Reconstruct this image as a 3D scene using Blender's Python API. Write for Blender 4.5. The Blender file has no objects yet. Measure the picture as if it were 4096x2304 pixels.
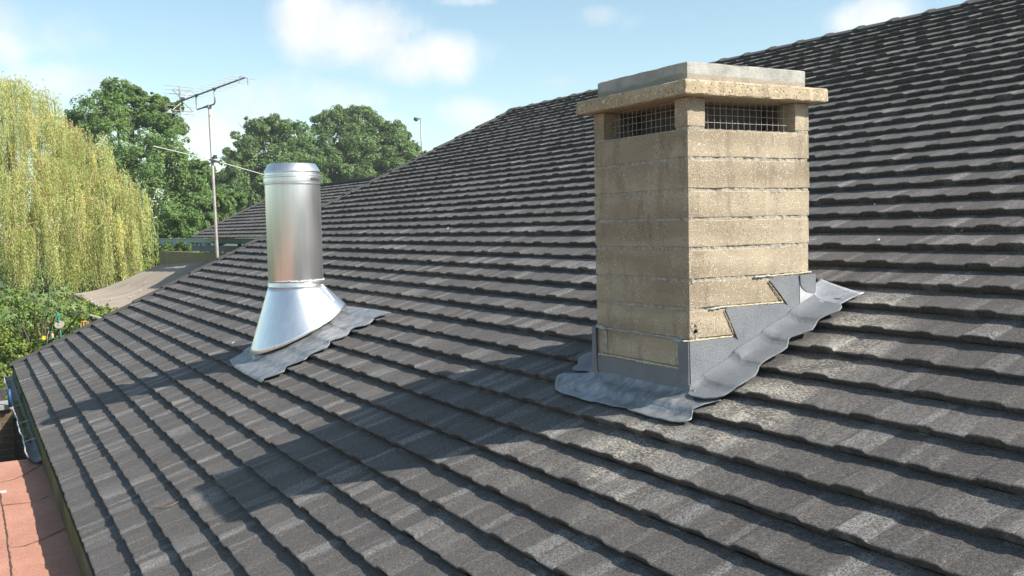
import bpy, bmesh, math, random
import numpy as np
from mathutils import Vector, Matrix
from mathutils.geometry import tessellate_polygon
random.seed(7); RNG = np.random.default_rng(11)

# ------------------------------------------------------------------ camera
# World axes: X runs up the roof slope (horizontally), Y along the eaves away from us, Z up; camera at origin.
PW, PH = 4096.0, 2304.0
FPX, YAW, PIT, ROL = 3841.86, 0.5181, 0.0646, -0.0225
_cy, _sy, _cp, _sp = math.cos(YAW), math.sin(YAW), math.cos(PIT), math.sin(PIT)
FW = np.array([_sy*_cp, _cy*_cp, -_sp]); _R = np.array([_cy, -_sy, 0.0]); _U = np.cross(_R, FW)
RT = math.cos(ROL)*_R + math.sin(ROL)*_U; UP = -math.sin(ROL)*_R + math.cos(ROL)*_U
scn = bpy.context.scene
cam_d = bpy.data.cameras.new("camera"); cam = bpy.data.objects.new("camera", cam_d)
scn.collection.objects.link(cam); scn.camera = cam
cam_d.sensor_width = 36.0; cam_d.lens = FPX/PW*36.0; cam_d.clip_start = 0.05; cam_d.clip_end = 3000
cam.matrix_world = Matrix(((RT[0], UP[0], -FW[0], 0), (RT[1], UP[1], -FW[1], 0), (RT[2], UP[2], -FW[2], 0), (0, 0, 0, 1)))
scn.render.resolution_x, scn.render.resolution_y = 1024, 576

# ------------------------------------------------------------------ light
SUN_AZ, SUN_EL = math.radians(39.5), math.radians(41)        # light travels toward -X,+Y
SV = np.array([math.sin(SUN_AZ)*math.cos(SUN_EL), -math.cos(SUN_AZ)*math.cos(SUN_EL), math.sin(SUN_EL)])  # to the sun
sun_d = bpy.data.lights.new("sun", 'SUN'); sun_d.energy = 4.9; sun_d.angle = math.radians(0.5); sun_d.color = (1.0, 0.94, 0.85)
sun = bpy.data.objects.new("sun", sun_d); scn.collection.objects.link(sun)
sun.rotation_euler = Vector(-SV).to_track_quat('-Z', 'Y').to_euler()
scn.view_settings.view_transform = 'Standard'; scn.view_settings.look = 'None'
scn.view_settings.exposure = 0.80; scn.view_settings.gamma = 1.0

class NT:
    """tiny node helper"""
    def __init__(s, tree): s.t = tree; s.n = tree.nodes; s.l = tree.links
    def new(s, typ, **kw):
        n = s.n.new(typ)
        for k, v in kw.items(): setattr(n, k, v)
        return n
    def put(s, sock, v):
        if hasattr(v, 'is_output'): s.l.new(v, sock)
        elif v is not None: sock.default_value = v
    def math(s, op, a, b=None, c=None, clamp=False):
        n = s.new('ShaderNodeMath', operation=op, use_clamp=clamp)
        for i, v in enumerate((a, b, c)): s.put(n.inputs[i], v)
        return n.outputs[0]
    def mix(s, f, a, b, mode='MIX'):
        n = s.new('ShaderNodeMix', data_type='RGBA', blend_type=mode)
        s.put(n.inputs[0], f); s.put(n.inputs[6], a if hasattr(a, 'is_output') else (*a, 1)); s.put(n.inputs[7], b if hasattr(b, 'is_output') else (*b, 1))
        return n.outputs[2]
    def noise(s, vec, scale, detail=4, rough=0.55, dist=0.0):
        n = s.new('ShaderNodeTexNoise'); s.put(n.inputs['Vector'], vec); s.put(n.inputs['Scale'], scale)
        s.put(n.inputs['Detail'], detail); s.put(n.inputs['Roughness'], rough); s.put(n.inputs['Distortion'], dist)
        return n.outputs[0]
    def vor(s, vec, scale, out=0, feature='F1'):
        n = s.new('ShaderNodeTexVoronoi', feature=feature); s.put(n.inputs['Vector'], vec); s.put(n.inputs['Scale'], scale)
        return n.outputs[out]
    def ramp(s, f, lo, hi, a=0.0, b=1.0):
        n = s.new('ShaderNodeMapRange', clamp=True); s.put(n.inputs[0], f)
        for i, v in enumerate((lo, hi, a, b)): s.put(n.inputs[i+1], v)
        return n.outputs[0]
    def sstep(s, f, lo, hi):
        n = s.new('ShaderNodeMapRange', clamp=True, interpolation_type='SMOOTHSTEP'); s.put(n.inputs[0], f)
        for i, v in enumerate((lo, hi, 0.0, 1.0)): s.put(n.inputs[i+1], v)
        return n.outputs[0]
    def map(s, vec, scale=(1, 1, 1), rot=(0, 0, 0), loc=(0, 0, 0)):
        n = s.new('ShaderNodeMapping'); s.put(n.inputs[0], vec)
        n.inputs['Scale'].default_value = scale; n.inputs['Rotation'].default_value = rot; n.inputs['Location'].default_value = loc
        return n.outputs[0]
    def geo(s, what='Position'): return s.new('ShaderNodeNewGeometry').outputs[what]
    def attr(s, name, out='Fac'): return s.new('ShaderNodeAttribute', attribute_name=name).outputs[out]

# ------------------------------------------------------------------ measuring: a pixel of the photograph -> a point in the place
def ray(px, py): return FW + RT*(px-PW/2)/FPX - UP*(py-PH/2)/FPX
def atY(px, py, Y): r = ray(px, py); return r*Y/r[1]
def atX(px, py, X): r = ray(px, py); return r*X/r[0]
def atZ(px, py, Z): r = ray(px, py); return r*Z/r[2]
def atD(px, py, D): return ray(px, py)*D

# world: clear blue sky with soft white clouds
world = bpy.data.worlds.new("World"); scn.world = world; world.use_nodes = True
w = NT(world.node_tree); w.n.clear()
out = w.new('ShaderNodeOutputWorld'); bg = w.new('ShaderNodeBackground'); w.l.new(bg.outputs[0], out.inputs[0])
sky = w.new('ShaderNodeTexSky', sky_type='NISHITA', sun_disc=False)
sky.sun_elevation = SUN_EL; sky.sun_rotation = math.atan2(SV[0], SV[1]); sky.altitude = 0; sky.air_density = 1.0; sky.dust_density = 0.6; sky.ozone_density = 1.5
SKY_STRENGTH = 0.098; HAZE_D = 0.0009; CLOUD_WHITE = 6.6
dirv = w.new('ShaderNodeTexCoord').outputs['Generated']
sep = w.new('ShaderNodeSeparateXYZ'); w.l.new(dirv, sep.inputs[0])
az = w.math('ARCTAN2', sep.outputs[0], sep.outputs[1]); el = w.math('ARCSINE', sep.outputs[2])
def azel(px, py):
    r = ray(px*1.59, py*1.59); r /= np.linalg.norm(r); return math.atan2(r[0], r[1]), math.asin(r[2])
blobs = [(780, 50, 110, 95, 1.2), (900, 85, 150, 80, 1.2), (1060, 150, 150, 60, 1.0), (1010, 60, 40, 50, .6), (190, 215, 150, 45, 1.0), (290, 245, 90, 40, .9),
         (10, 60, 65, 80, .75), (150, 85, 80, 45, .45), (660, 250, 190, 62, .75), (830, 250, 120, 45, .7), (500, 330, 120, 50, .8), (1190, 290, 110, 42, .85),
         (1210, 330, 90, 40, .75), (1395, 208, 52, 26, .7), (1510, 40, 60, 26, .6), (1650, 50, 90, 24, .35), (2200, 42, 105, 42, 1.0), (1170, 0, 70, 12, .5),
         (1330, 120, 100, 20, .2), (380, 300, 120, 60, .6), (1000, 330, 120, 40, .5)]
wob = w.noise(dirv, 7.0, 10, 0.64, 0.3); wob2 = w.noise(w.map(dirv, (1, 1, 2.0), (0, 0, 0), (3, 1, 2)), 4.0, 6, 0.55)
field = None
for (bx, by, rx, ry, amp) in blobs:
    a0, e0 = azel(bx, by); ra, re = rx*1.59/FPX*1.05, ry*1.59/FPX*1.05
    dx = w.math('MULTIPLY', w.math('SUBTRACT', az, a0), 1/ra); dy = w.math('MULTIPLY', w.math('SUBTRACT', el, e0), 1/re)
    q = w.math('ADD', w.math('MULTIPLY', dx, dx), w.math('MULTIPLY', dy, dy))
    v = w.math('MULTIPLY', w.math('SUBTRACT', 1.35, q), amp*0.62)
    v = w.math('MINIMUM', v, amp*0.95)
    field = v if field is None else w.math('SMOOTH_MAX', field, v, 0.25)
noisy = w.math('ADD', field, w.math('MULTIPLY', w.math('SUBTRACT', wob, 0.5), 3.2))
mask_here = w.sstep(noisy, -0.05, 1.25)
far_mask = w.sstep(w.math('ADD', wob2, w.math('MULTIPLY', w.math('SUBTRACT', wob, 0.5), 0.35)), 0.60, 0.76)
a_c, _e = azel(1288, 400)
away = w.sstep(w.math('ABSOLUTE', w.math('SUBTRACT', az, a_c)), 0.62, 0.85)      # beyond this patch of sky the clouds carry on
mask = w.math('MAXIMUM', mask_here, w.math('MULTIPLY', far_mask, w.math('MULTIPLY', away, .6)))
mask = w.math('MULTIPLY', mask, w.sstep(el, -0.02, 0.04))
shade = w.noise(w.map(dirv, (1, 1, 1), (0, 0, 0), (0, 0, .02)), 7.0, 6, 0.55)
ccol = w.mix(w.sstep(shade, 0.35, 0.66), (CLOUD_WHITE*.78, CLOUD_WHITE*.80, CLOUD_WHITE*.84), (CLOUD_WHITE*1.06, CLOUD_WHITE*1.05, CLOUD_WHITE*1.04))
skyc = w.mix(1.0, sky.outputs[0], (1.20, 1.23, 1.08), 'MULTIPLY')
w.put(bg.inputs[0], w.mix(w.math('MULTIPLY', mask, 0.93), skyc, ccol)); bg.inputs[1].default_value = SKY_STRENGTH

# ------------------------------------------------------------------ object helpers
def link(o): scn.collection.objects.link(o); return o
def tag(o, label=None, cat=None, group=None, kind=None):
    if label: o['label'] = label
    if cat: o['category'] = cat
    if group: o['group'] = group
    if kind: o['kind'] = kind
    return o
def empty(name, loc, **kw):
    o = bpy.data.objects.new(name, None); o.location = loc; o.empty_display_size = 0.2; link(o); return tag(o, **kw)
def mesh_obj(name, V, F, mat, parent=None, smooth=False, attrs=None, mats=None, fm=None):
    me = bpy.data.meshes.new(name); me.from_pydata([tuple(map(float, v)) for v in V], [], [tuple(map(int, f)) for f in F]); me.validate()
    o = bpy.data.objects.new(name, me); link(o)
    if mats:
        for m in mats: me.materials.append(m)
        me.polygons.foreach_set('material_index', np.array(fm, dtype=np.int32))
    elif mat is not None: me.materials.append(mat)
    if smooth: me.polygons.foreach_set('use_smooth', np.ones(len(me.polygons), dtype=bool))
    if attrs:
        for k, arr in attrs.items():
            a = me.attributes.new(k, 'FLOAT', 'POINT' if len(arr) == len(V) else 'FACE'); a.data.foreach_set('value', np.asarray(arr, dtype=np.float32))
    if parent is not None:
        o.parent = parent; o.matrix_parent_inverse = Matrix.Translation(-Vector(parent_loc(parent)))
    me.update(); return o
def parent_loc(p):
    v = Vector(p.location)
    q = p.parent
    if q is not None and p.type == 'EMPTY': v = v
    return v if p.type == 'EMPTY' else Vector((0, 0, 0))
class MB:
    """collects simple solids in world coordinates into one mesh"""
    def __init__(s): s.V = []; s.F = []
    def add(s, V, F):
        b = len(s.V); s.V += [tuple(v) for v in V]; s.F += [tuple(i+b for i in f) for f in F]; return s
    def box(s, x0, x1, y0, y1, z0, z1):
        V = [(x, y, z) for z in (z0, z1) for y in (y0, y1) for x in (x0, x1)]
        return s.add(V, [(0, 2, 3, 1), (4, 5, 7, 6), (0, 1, 5, 4), (2, 6, 7, 3), (0, 4, 6, 2), (1, 3, 7, 5)])
    def hull(s, P8): return s.add(P8, [(0, 2, 3, 1), (4, 5, 7, 6), (0, 1, 5, 4), (2, 6, 7, 3), (0, 4, 6, 2), (1, 3, 7, 5)])
    def bar(s, a, b, w, h, up=(0, 0, 1)):
        a = np.array(a, float); b = np.array(b, float); d = b-a; d /= np.linalg.norm(d); up = np.array(up, float)
        r = np.cross(d, up); r /= np.linalg.norm(r); u = np.cross(r, d)
        P = [p + i*r*w/2 + j*u*h/2 for j in (-1, 1) for p in (a, b) for i in (-1, 1)]
        return s.hull(P)
    def tube(s, pts, rad, n=8, cap=True):
        pts = [np.array(p, float) for p in pts]; rad = [rad]*len(pts) if np.isscalar(rad) else list(rad)
        b = len(s.V); prev = None
        for i, p in enumerate(pts):
            d = pts[min(i+1, len(pts)-1)] - pts[max(i-1, 0)]; d = d/(np.linalg.norm(d)+1e-12)
            if prev is None:
                ref = np.array([0, 0, 1.0]) if abs(d[2]) < .9 else np.array([1.0, 0, 0])
                r = np.cross(d, ref)
            else: r = prev - d*np.dot(prev, d)
            r = r/(np.linalg.norm(r)+1e-12); prev = r; u = np.cross(d, r)
            for k in range(n):
                t = 2*math.pi*k/n; s.V.append(tuple(p + rad[i]*(math.cos(t)*r + math.sin(t)*u)))
        for i in range(len(pts)-1):
            for k in range(n):
                a0 = b+i*n+k; a1 = b+i*n+(k+1) % n; s.F.append((a0, a1, a1+n, a0+n))
        if cap: s.F.append(tuple(b+k for k in range(n))[::-1]); s.F.append(tuple(b+(len(pts)-1)*n+k for k in range(n)))
        return s
    def build(s, name, mat, parent=None, smooth=False, bevel=0, sub=0):
        o = mesh_obj(name, s.V, s.F, mat, parent, smooth)
        if bevel:
            m = o.modifiers.new('bevel', 'BEVEL'); m.width = bevel; m.segments = 2; m.limit_method = 'ANGLE'
        return o

# ------------------------------------------------------------------ materials
def mat_new(name, rough=0.8, metal=0.0, spec=0.5):
    m = bpy.data.materials.new(name); m.use_nodes = True; t = NT(m.node_tree)
    b = t.n['Principled BSDF']; b.inputs['Roughness'].default_value = rough; b.inputs['Metallic'].default_value = metal
    b.inputs['Specular IOR Level'].default_value = spec
    return m, t, b
def bump(t, b, h, strength=0.5, dist=0.01):
    n = t.new('ShaderNodeBump'); t.put(n.inputs['Height'], h); n.inputs['Strength'].default_value = strength; n.inputs['Distance'].default_value = dist
    t.l.new(n.outputs[0], b.inputs['Normal'])
def simple(name, c1, c2, scale=20, rough=0.7, metal=0.0, bs=0.3, bd=0.003, spec=0.4, detail=5):
    m, t, b = mat_new(name, rough, metal, spec); p = t.geo()
    f = t.noise(p, scale, detail, 0.6)
    t.put(b.inputs['Base Color'], t.mix(t.ramp(f, .3, .7), c1, c2)); bump(t, b, t.noise(p, scale*6, 3), bs, bd); return m
M = {}
ROOF_S = 0.4405
G = 0.185; X0 = 0.5062; HC = 1.7375; CS = math.cos(ROOF_S); SN = math.sin(ROOF_S)
def tile_mat():
    m, t, b = mat_new('stone_coated_tile', 0.82, 0, 0.35)
    p = t.map(t.geo(), rot=(0, ROOF_S, 0))                     # x now runs up the slope
    pt0 = t.attr('patch'); patch = t.math('MAXIMUM', pt0, 0.0); tone = t.math('MULTIPLY', t.math('MINIMUM', pt0, 0.0), -1.0); stain = t.attr('stain')
    grain = t.vor(p, 260.0, 1); gr = t.new('ShaderNodeSeparateColor'); t.l.new(grain, gr.inputs[0]); g1 = gr.outputs[0]
    gfine = t.noise(p, 420, 2, 0.7); gmid = t.noise(p, 110, 4, 0.75)
    base = t.mix(t.ramp(t.noise(p, 1.6, 5, 0.6), .3, .7), (.062, .054, .050), (.090, .080, .075))
    base = t.mix(t.ramp(gmid, .40, .80), base, (.108, .099, .094))
    base = t.mix(t.ramp(g1, .75, 1.0, 0, .8), base, (.16, .155, .15))
    dash = t.noise(t.map(p, (150, 62, 62)), 1.0, 3, .7)
    base = t.mix(t.ramp(dash, .50, .68, 0, .85), base, (.165, .152, .143)); base = t.mix(t.ramp(dash, .48, .34, 0, .6), base, (.030, .027, .026))
    base = t.mix(t.ramp(tone, 0, 1, 0, .30), base, (.030, .027, .026))
    grit = t.noise(p, 230, 2, .9); base = t.mix(t.ramp(grit, .55, .72, 0, .85), base, (.27, .252, .235)); base = t.mix(t.ramp(grit, .46, .30, 0, .75), base, (.018, .016, .015))
    # pale antique granules blown over single shakes
    sp = t.math('MULTIPLY', patch, t.sstep(t.math('ADD', gmid, t.math('MULTIPLY', t.math('SUBTRACT', g1, .5), .35)), .40, .62))
    sp = t.math('MULTIPLY', sp, t.ramp(t.noise(t.map(p, (6, 14, 14)), 1.0, 4, .6), .30, .70, .25, 1.0))
    base = t.mix(sp, base, (.36, .35, .335))
    u_ = t.new('ShaderNodeSeparateXYZ'); t.l.new(p, u_.inputs[0]); kk = t.math('FLOOR', t.math('DIVIDE', t.math('SUBTRACT', u_.outputs[0], X0*CS-HC*SN), G))
    cv = t.new('ShaderNodeCombineXYZ'); t.l.new(t.math('ADD', t.math('MULTIPLY', u_.outputs[1], 9.5), t.math('MULTIPLY', t.noise(p, 30, 3), .5)), cv.inputs[0]); t.l.new(t.math('MULTIPLY', kk, 7.31), cv.inputs[1])
    stk = t.sstep(t.noise(cv.outputs[0], 1.0, 1, .4), .56, .70)
    stk = t.math('MULTIPLY', stk, t.sstep(t.math('ADD', gmid, t.math('MULTIPLY', t.math('SUBTRACT', g1, .5), .45)), .36, .60)); base = t.mix(t.math('MULTIPLY', stk, .8), base, (.27, .26, .248))
    # cream dust / lichen dots scattered, denser where the stain lies (in fine dashes across the slope)
    st = t.math('MULTIPLY', t.math('MULTIPLY', stain, .9), t.sstep(t.math('ADD', t.math('ADD', t.math('MULTIPLY', dash, .5), t.math('MULTIPLY', gmid, .4)), t.math('MULTIPLY', t.noise(p, 9, 3), .25)), .50, .70))
    base = t.mix(st, base, (.56, .52, .43))
    dots = t.vor(p, 15.0); base = t.mix(t.math('MULTIPLY', t.ramp(dots, .03, .045, 1, 0), t.ramp(t.noise(p, 3.0, 2), .52, .62)), base, (.5, .48, .42))
    t.put(b.inputs['Base Color'], base)
    wood = t.noise(t.map(p, (20, 150, 150)), 1.0, 3, .6); rib = dash
    h = t.math('ADD', t.math('MULTIPLY', wood, .55), t.math('ADD', t.math('MULTIPLY', rib, .45), t.math('MULTIPLY', gfine, .5)))
    bump(t, b, h, 0.9, 0.0042); return m
M['tile'] = tile_mat()
M['cap_tile'] = simple('ridge_cap_coating', (.050, .048, .047), (.085, .082, .08), 60, .85, 0, .5, .002)
def block_mat(name, c1, c2, c3, stainamt=.5, agg=170.0):
    m, t, b = mat_new(name, 0.9, 0, 0.25); p = t.geo()
    big = t.noise(t.map(p, (3, 3, 9)), 1.0, 5, .65); fine = t.noise(p, 90, 4, .7)
    c = t.mix(t.ramp(big, .3, .7), c1, c2)
    c = t.mix(t.ramp(t.noise(t.map(p, (1.3, 1.3, 7.9)), 1.0, 1, .5), .42, .68, 0, .55), c, (c1[0]*.62, c1[1]*.58, c1[2]*.55))
    v = t.new('ShaderNodeTexVoronoi'); v.inputs['Scale'].default_value = agg; t.put(v.inputs['Vector'], p)
    sc = t.new('ShaderNodeSeparateColor'); t.l.new(v.outputs['Color'], sc.inputs[0])
    inside = t.ramp(v.outputs['Distance'], .28, .45, 1, 0)
    c = t.mix(t.math('MULTIPLY', inside, t.ramp(sc.outputs[0], .70, .9)), c, c3)
    c = t.mix(t.math('MULTIPLY', inside, t.ramp(sc.outputs[1], .74, .86, 0, .9)), c, (c1[0]*.36, c1[1]*.33, c1[2]*.33))
    streak = t.noise(t.map(p, (9, 9, 2.6)), 1.0, 6, .7)
    c = t.mix(t.math('MULTIPLY', t.ramp(streak, .52, .75), stainamt), c, (c1[0]*.42, c1[1]*.40, c1[2]*.40))
    c = t.mix(t.ramp(t.vor(p, 6.5), .03, .05, .8, 0), c, (.50, .33, .06))
    t.put(b.inputs['Base Color'], c)
    bump(t, b, t.math('ADD', fine, t.math('MULTIPLY', inside, .5)), .6, .003); return m
M['block'] = block_mat('aggregate_block', (.345, .285, .205), (.47, .395, .29), (.74, .67, .54), .8, 170.0)
M['slab_tan'] = block_mat('aggregate_slab', (.38, .305, .20), (.49, .40, .28), (.76, .68, .52), .35, 95.0)
def concrete_mat():
    m, t, b = mat_new('cast_concrete', .9, 0, .25); p = t.geo()
    s = t.new('ShaderNodeSeparateXYZ'); t.l.new(p, s.inputs[0])
    edge = t.math('ADD', s.outputs[2], t.math('MULTIPLY', t.noise(t.map(p, (5, 5, 1)), 1.0, 4, .6), .05))
    c = t.mix(t.ramp(t.noise(p, 14, 5, .6), .3, .7), (.30, .295, .27), (.46, .45, .42))
    c = t.mix(t.sstep(edge, .628, .636), (.33, .29, .235), c)          # older mortar skirt under the newer render
    c = t.mix(t.ramp(t.vor(p, 75), .08, .16, .8, 0), c, (.12, .11, .10)); c = t.mix(t.ramp(t.noise(p, 8, 5, .7), .52, .7, 0, .5), c, (.25, .22, .18))
    t.put(b.inputs['Base Color'], c); bump(t, b, t.noise(p, 50, 5, .75), .9, .006); return m
M['concrete'] = concrete_mat()
M['mortar'] = simple('pale_mortar', (.24, .215, .175), (.47, .43, .36), 45, .95, 0, .8, .004)
M['soot'] = simple('sooty_render', (.24, .18, .145), (.34, .26, .20), 12, .95)
def lead_mat(name, c1, c2, c3, rough=.45, metal=.55, sc=7.0):
    m, t, b = mat_new(name, rough, metal, .5); p = t.geo()
    f = t.noise(t.map(p, (1, 1.6, 1), (0, 0, .5)), sc, 7, .68, .6)
    c = t.mix(t.ramp(f, .32, .66), c1, c2); c = t.mix(t.ramp(t.noise(p, sc*3.5, 6, .7, 1.0), .58, .72, 0, .8), c, c3)
    t.put(b.inputs['Base Color'], c); t.put(b.inputs['Roughness'], t.ramp(t.noise(p, 25, 4), .3, .7, rough-.08, rough+.18))
    bump(t, b, t.noise(p, 22, 5, .6), .25, .006); return m
M['lead'] = lead_mat('weathered_lead', (.15, .16, .175), (.38, .39, .40), (.66, .67, .67), .45, .5, 11.0)
M['lead_new'] = lead_mat('bright_lead', (.34, .35, .36), (.50, .51, .52), (.74, .74, .74), .45, .45, 7.0)
def flash_mat():
    m, t, b = mat_new('grey_coated_flashing', .62, 0, .45); p = t.geo()
    c = t.mix(t.ramp(t.noise(p, 9, 5, .6), .3, .7), (.138, .149, .164), (.190, .202, .217))
    c = t.mix(t.ramp(t.noise(p, 330, 2, .6), .55, .75, 0, .55), c, (.40, .42, .44))
    c = t.mix(t.ramp(t.vor(p, 150), .10, .16, .7, 0), c, (.07, .075, .085))
    t.put(b.inputs['Base Color'], c); bump(t, b, t.noise(p, 150, 4, .7), .9, .004); return m
M['flash'] = flash_mat()
def steel_mat(name, rough, an=0.0, tone=.78):
    m, t, b = mat_new(name, rough, 1.0, .5); p = t.geo()
    f = t.noise(t.map(p, (34, 34, 1.2)), 1.0, 5, .65)
    t.put(b.inputs['Base Color'], t.mix(t.ramp(f, .3, .75), (tone*.86, tone*.85, tone*.84), (tone, tone*.995, tone*.98)))
    t.put(b.inputs['Roughness'], t.ramp(t.noise(t.map(p, (5, 5, 1.5)), 1.0, 5, .6), .3, .7, rough-.04, rough+.05))
    bump(t, b, t.noise(t.map(p, (2.5, 2.5, 1.0)), 1.0, 1, .5), .05, .02); return m
M['steel'] = steel_mat('brushed_steel', .37, tone=.91); M['steel_cone'] = steel_mat('satin_steel', .36, tone=.90)
M['steel_dark'] = simple('clip_steel', (.12, .12, .12), (.35, .35, .35), 200, .4, .8)
M['silicone'] = simple('silver_sealant', (.50, .50, .50), (.72, .72, .72), 60, .5, .3, .8, .004)
M['seal_cream'] = simple('cream_sealant', (.40, .34, .22), (.58, .53, .40), 40, .7, 0, .7, .004)
M['seal_grey'] = simple('grey_sealant', (.28, .30, .31), (.48, .50, .50), 40, .6, 0, .7, .004)
M['backing'] = simple('brown_backing', (.10, .078, .066), (.17, .13, .11), 14, .95)
M['wire'] = simple('galvanised_wire', (.34, .35, .36), (.50, .51, .52), 80, .5, .4)
M['alu'] = simple('dull_aluminium', (.26, .25, .24), (.42, .40, .38), 30, .45, .75)
M['alu_dark'] = simple('weathered_boom', (.11, .12, .14), (.22, .23, .25), 40, .5, .5)
M['mast'] = simple('rusty_galvanised_mast', (.36, .31, .28), (.55, .50, .46), 9, .55, .45)
M['black'] = simple('black_plastic', (.03, .03, .035), (.07, .07, .075), 40, .5)
def fascia_mat():
    m, t, b = mat_new('mossy_fascia_board', .85, 0, .3); p = t.geo()
    c = t.mix(t.ramp(t.noise(t.map(p, (2, .8, 2)), 2.0, 5, .6), .35, .65), (.035, .045, .02), (.10, .115, .035))
    c = t.mix(t.ramp(t.noise(p, 1.1, 5, .6), .55, .7), c, (.10, .11, .10)); t.put(b.inputs['Base Color'], c); bump(t, b, t.noise(p, 60, 4), .5, .004); return m
M['fascia'] = fascia_mat()
M['gutter'] = simple('grey_gutter', (.16, .16, .15), (.30, .30, .29), 9, .7)
M['gutter_rim'] = simple('pale_gutter_lip', (.40, .39, .35), (.60, .58, .52), 14, .7)
M['moss'] = simple('yellow_moss', (.22, .21, .02), (.42, .38, .05), 50, .95, 0, .9, .01)
def felt_mat():
    m, t, b = mat_new('red_mineral_felt', .95, 0, .2); p = t.geo()
    c = t.mix(t.ramp(t.noise(p, 2.2, 5, .6), .3, .7), (.35, .155, .105), (.46, .225, .16))
    c = t.mix(t.ramp(t.noise(p, 11, 5, .7), .5, .75, 0, .5), c, (.24, .11, .08)); c = t.mix(t.ramp(t.noise(p, 110, 2, .8), .52, .72, 0, .7), c, (.62, .42, .33)); c = t.mix(t.ramp(t.noise(p, 95, 2, .8), .40, .28, 0, .7), c, (.13, .05, .04))
    t.put(b.inputs['Base Color'], c); bump(t, b, t.noise(p, 220, 3), .6, .003); return m
M['felt'] = felt_mat(); M['felt_seam'] = simple('bitumen_seam', (.05, .03, .025), (.13, .08, .06), 70, .9)
def brick_mat(name, c1, c2, mort, sc=1.0):
    m, t, b = mat_new(name, .9, 0, .2); p = t.geo()
    s = t.new('ShaderNodeSeparateXYZ'); t.l.new(p, s.inputs[0]); cmb = t.new('ShaderNodeCombineXYZ')
    t.l.new(t.math('ADD', s.outputs[0], s.outputs[1]), cmb.inputs[0]); t.l.new(s.outputs[2], cmb.inputs[1])
    br = t.new('ShaderNodeTexBrick'); t.l.new(cmb.outputs[0], br.inputs[0]); br.inputs['Scale'].default_value = 1.0
    br.inputs['Color1'].default_value = (*c1, 1); br.inputs['Color2'].default_value = (*c2, 1); br.inputs['Mortar'].default_value = (*mort, 1)
    br.inputs['Mortar Size'].default_value = .006; br.inputs['Brick Width'].default_value = .225*sc; br.inputs['Row Height'].default_value = .075*sc
    c = t.mix(t.ramp(t.noise(p, 6, 5), .3, .75, 0, .6), br.outputs[0], (c1[0]*.6, c1[1]*.6, c1[2]*.6)); t.put(b.inputs['Base Color'], c)
    bump(t, b, br.outputs[1], .6, -.006); return m
M['brick'] = brick_mat('brown_brick', (.11, .075, .05), (.16, .11, .07), (.20, .17, .13))
M['coping'] = simple('coping_stone', (.20, .20, .19), (.33, .33, .31), 8, .9)
M['teal'] = simple('teal_paint', (.20, .32, .31), (.28, .42, .40), 5, .55); M['blue'] = simple('blue_paint', (.012, .05, .12), (.018, .075, .18), 5, .5)
M['yellow_wall'] = simple('yellow_render', (.17, .15, .08), (.24, .205, .10), 4, .9)
def sheet_mat():
    m, t, b = mat_new('mossy_corrugated_sheet', .9, 0, .25); p = t.geo()
    c = t.mix(t.ramp(t.noise(t.map(p, (1.0, 2.2, 1)), 1.0, 6, .65), .3, .7), (.24, .20, .155), (.34, .29, .24))
    c = t.mix(t.ramp(t.noise(t.map(p, (.5, 7, .5)), 1.0, 4, .6), .55, .75, 0, .7), c, (.26, .19, .10))
    c = t.mix(t.ramp(t.noise(t.map(p, (1.2, 20, 1)), 1.0, 4, .6), .64, .72, 0, .7), c, (.07, .07, .05)); t.put(b.inputs['Base Color'], c)
    bump(t, b, t.noise(p, 30, 4), .4, .01); return m
M['sheet'] = sheet_mat()
M['white'] = simple('white_flake', (.50, .49, .46), (.62, .60, .56), 60, .8)
M['bark'] = simple('bark', (.07, .05, .035), (.14, .11, .08), 9, .95, 0, .8, .02)
M['green_paint'] = simple('green_plastic', (.02, .20, .14), (.03, .28, .20), 20, .5)
M['tray'] = simple('beige_tray', (.24, .22, .17), (.34, .31, .24), 20, .8)
M['seed'] = simple('seed_mix', (.45, .33, .12), (.75, .6, .3), 120, .9)
M['petal'] = simple('yellow_petal', (.75, .50, .01), (.85, .62, .02), 20, .7)
M['dark_wood'] = simple('dark_wood', (.04, .035, .03), (.09, .08, .07), 15, .85)
M['fence_wood'] = simple('amber_wood', (.35, .20, .05), (.52, .34, .12), 12, .8)
M['grass'] = simple('rough_grass', (.03, .055, .012), (.07, .10, .03), 1.5, .95)
M['lamp_grey'] = simple('street_lamp_metal', (.28, .29, .30), (.40, .41, .42), 5, .5, .5)
def leaf_mat(name, dark, light, warm, transl=.35, rough=.55):
    m, t, b = mat_new(name, rough, 0, .35); f = t.attr('tint'); q = t.attr('warm')
    c = t.mix(f, dark, light); c = t.mix(q, c, warm); t.put(b.inputs['Base Color'], c)
    tr = t.new('ShaderNodeBsdfTranslucent'); t.put(tr.inputs[0], t.mix(.5, c, light)); ms = t.new('ShaderNodeMixShader'); ms.inputs[0].default_value = transl
    t.l.new(b.outputs[0], ms.inputs[1]); t.l.new(tr.outputs[0], ms.inputs[2]); t.l.new(ms.outputs[0], t.n['Material Output'].inputs[0]); return m
M['willow'] = leaf_mat('willow_leaf', (.27, .33, .09), (.73, .75, .32), (.72, .60, .18), .48)
M['oak'] = leaf_mat('broad_leaf', (.07, .15, .04), (.23, .36, .11), (.38, .42, .10), .45)
M['oak_far'] = leaf_mat('far_broad_leaf', (.075, .15, .05), (.22, .335, .125), (.36, .39, .12), .45)
M['fig'] = leaf_mat('fig_leaf', (.11, .19, .05), (.24, .36, .13), (.34, .38, .10), .4, .4)
M['shrub'] = leaf_mat('shrub_leaf', (.08, .15, .03), (.25, .37, .08), (.55, .50, .09), .42, .4)
M['twig'] = simple('dry_twig', (.25, .15, .08), (.40, .26, .15), 40, .9)

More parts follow.
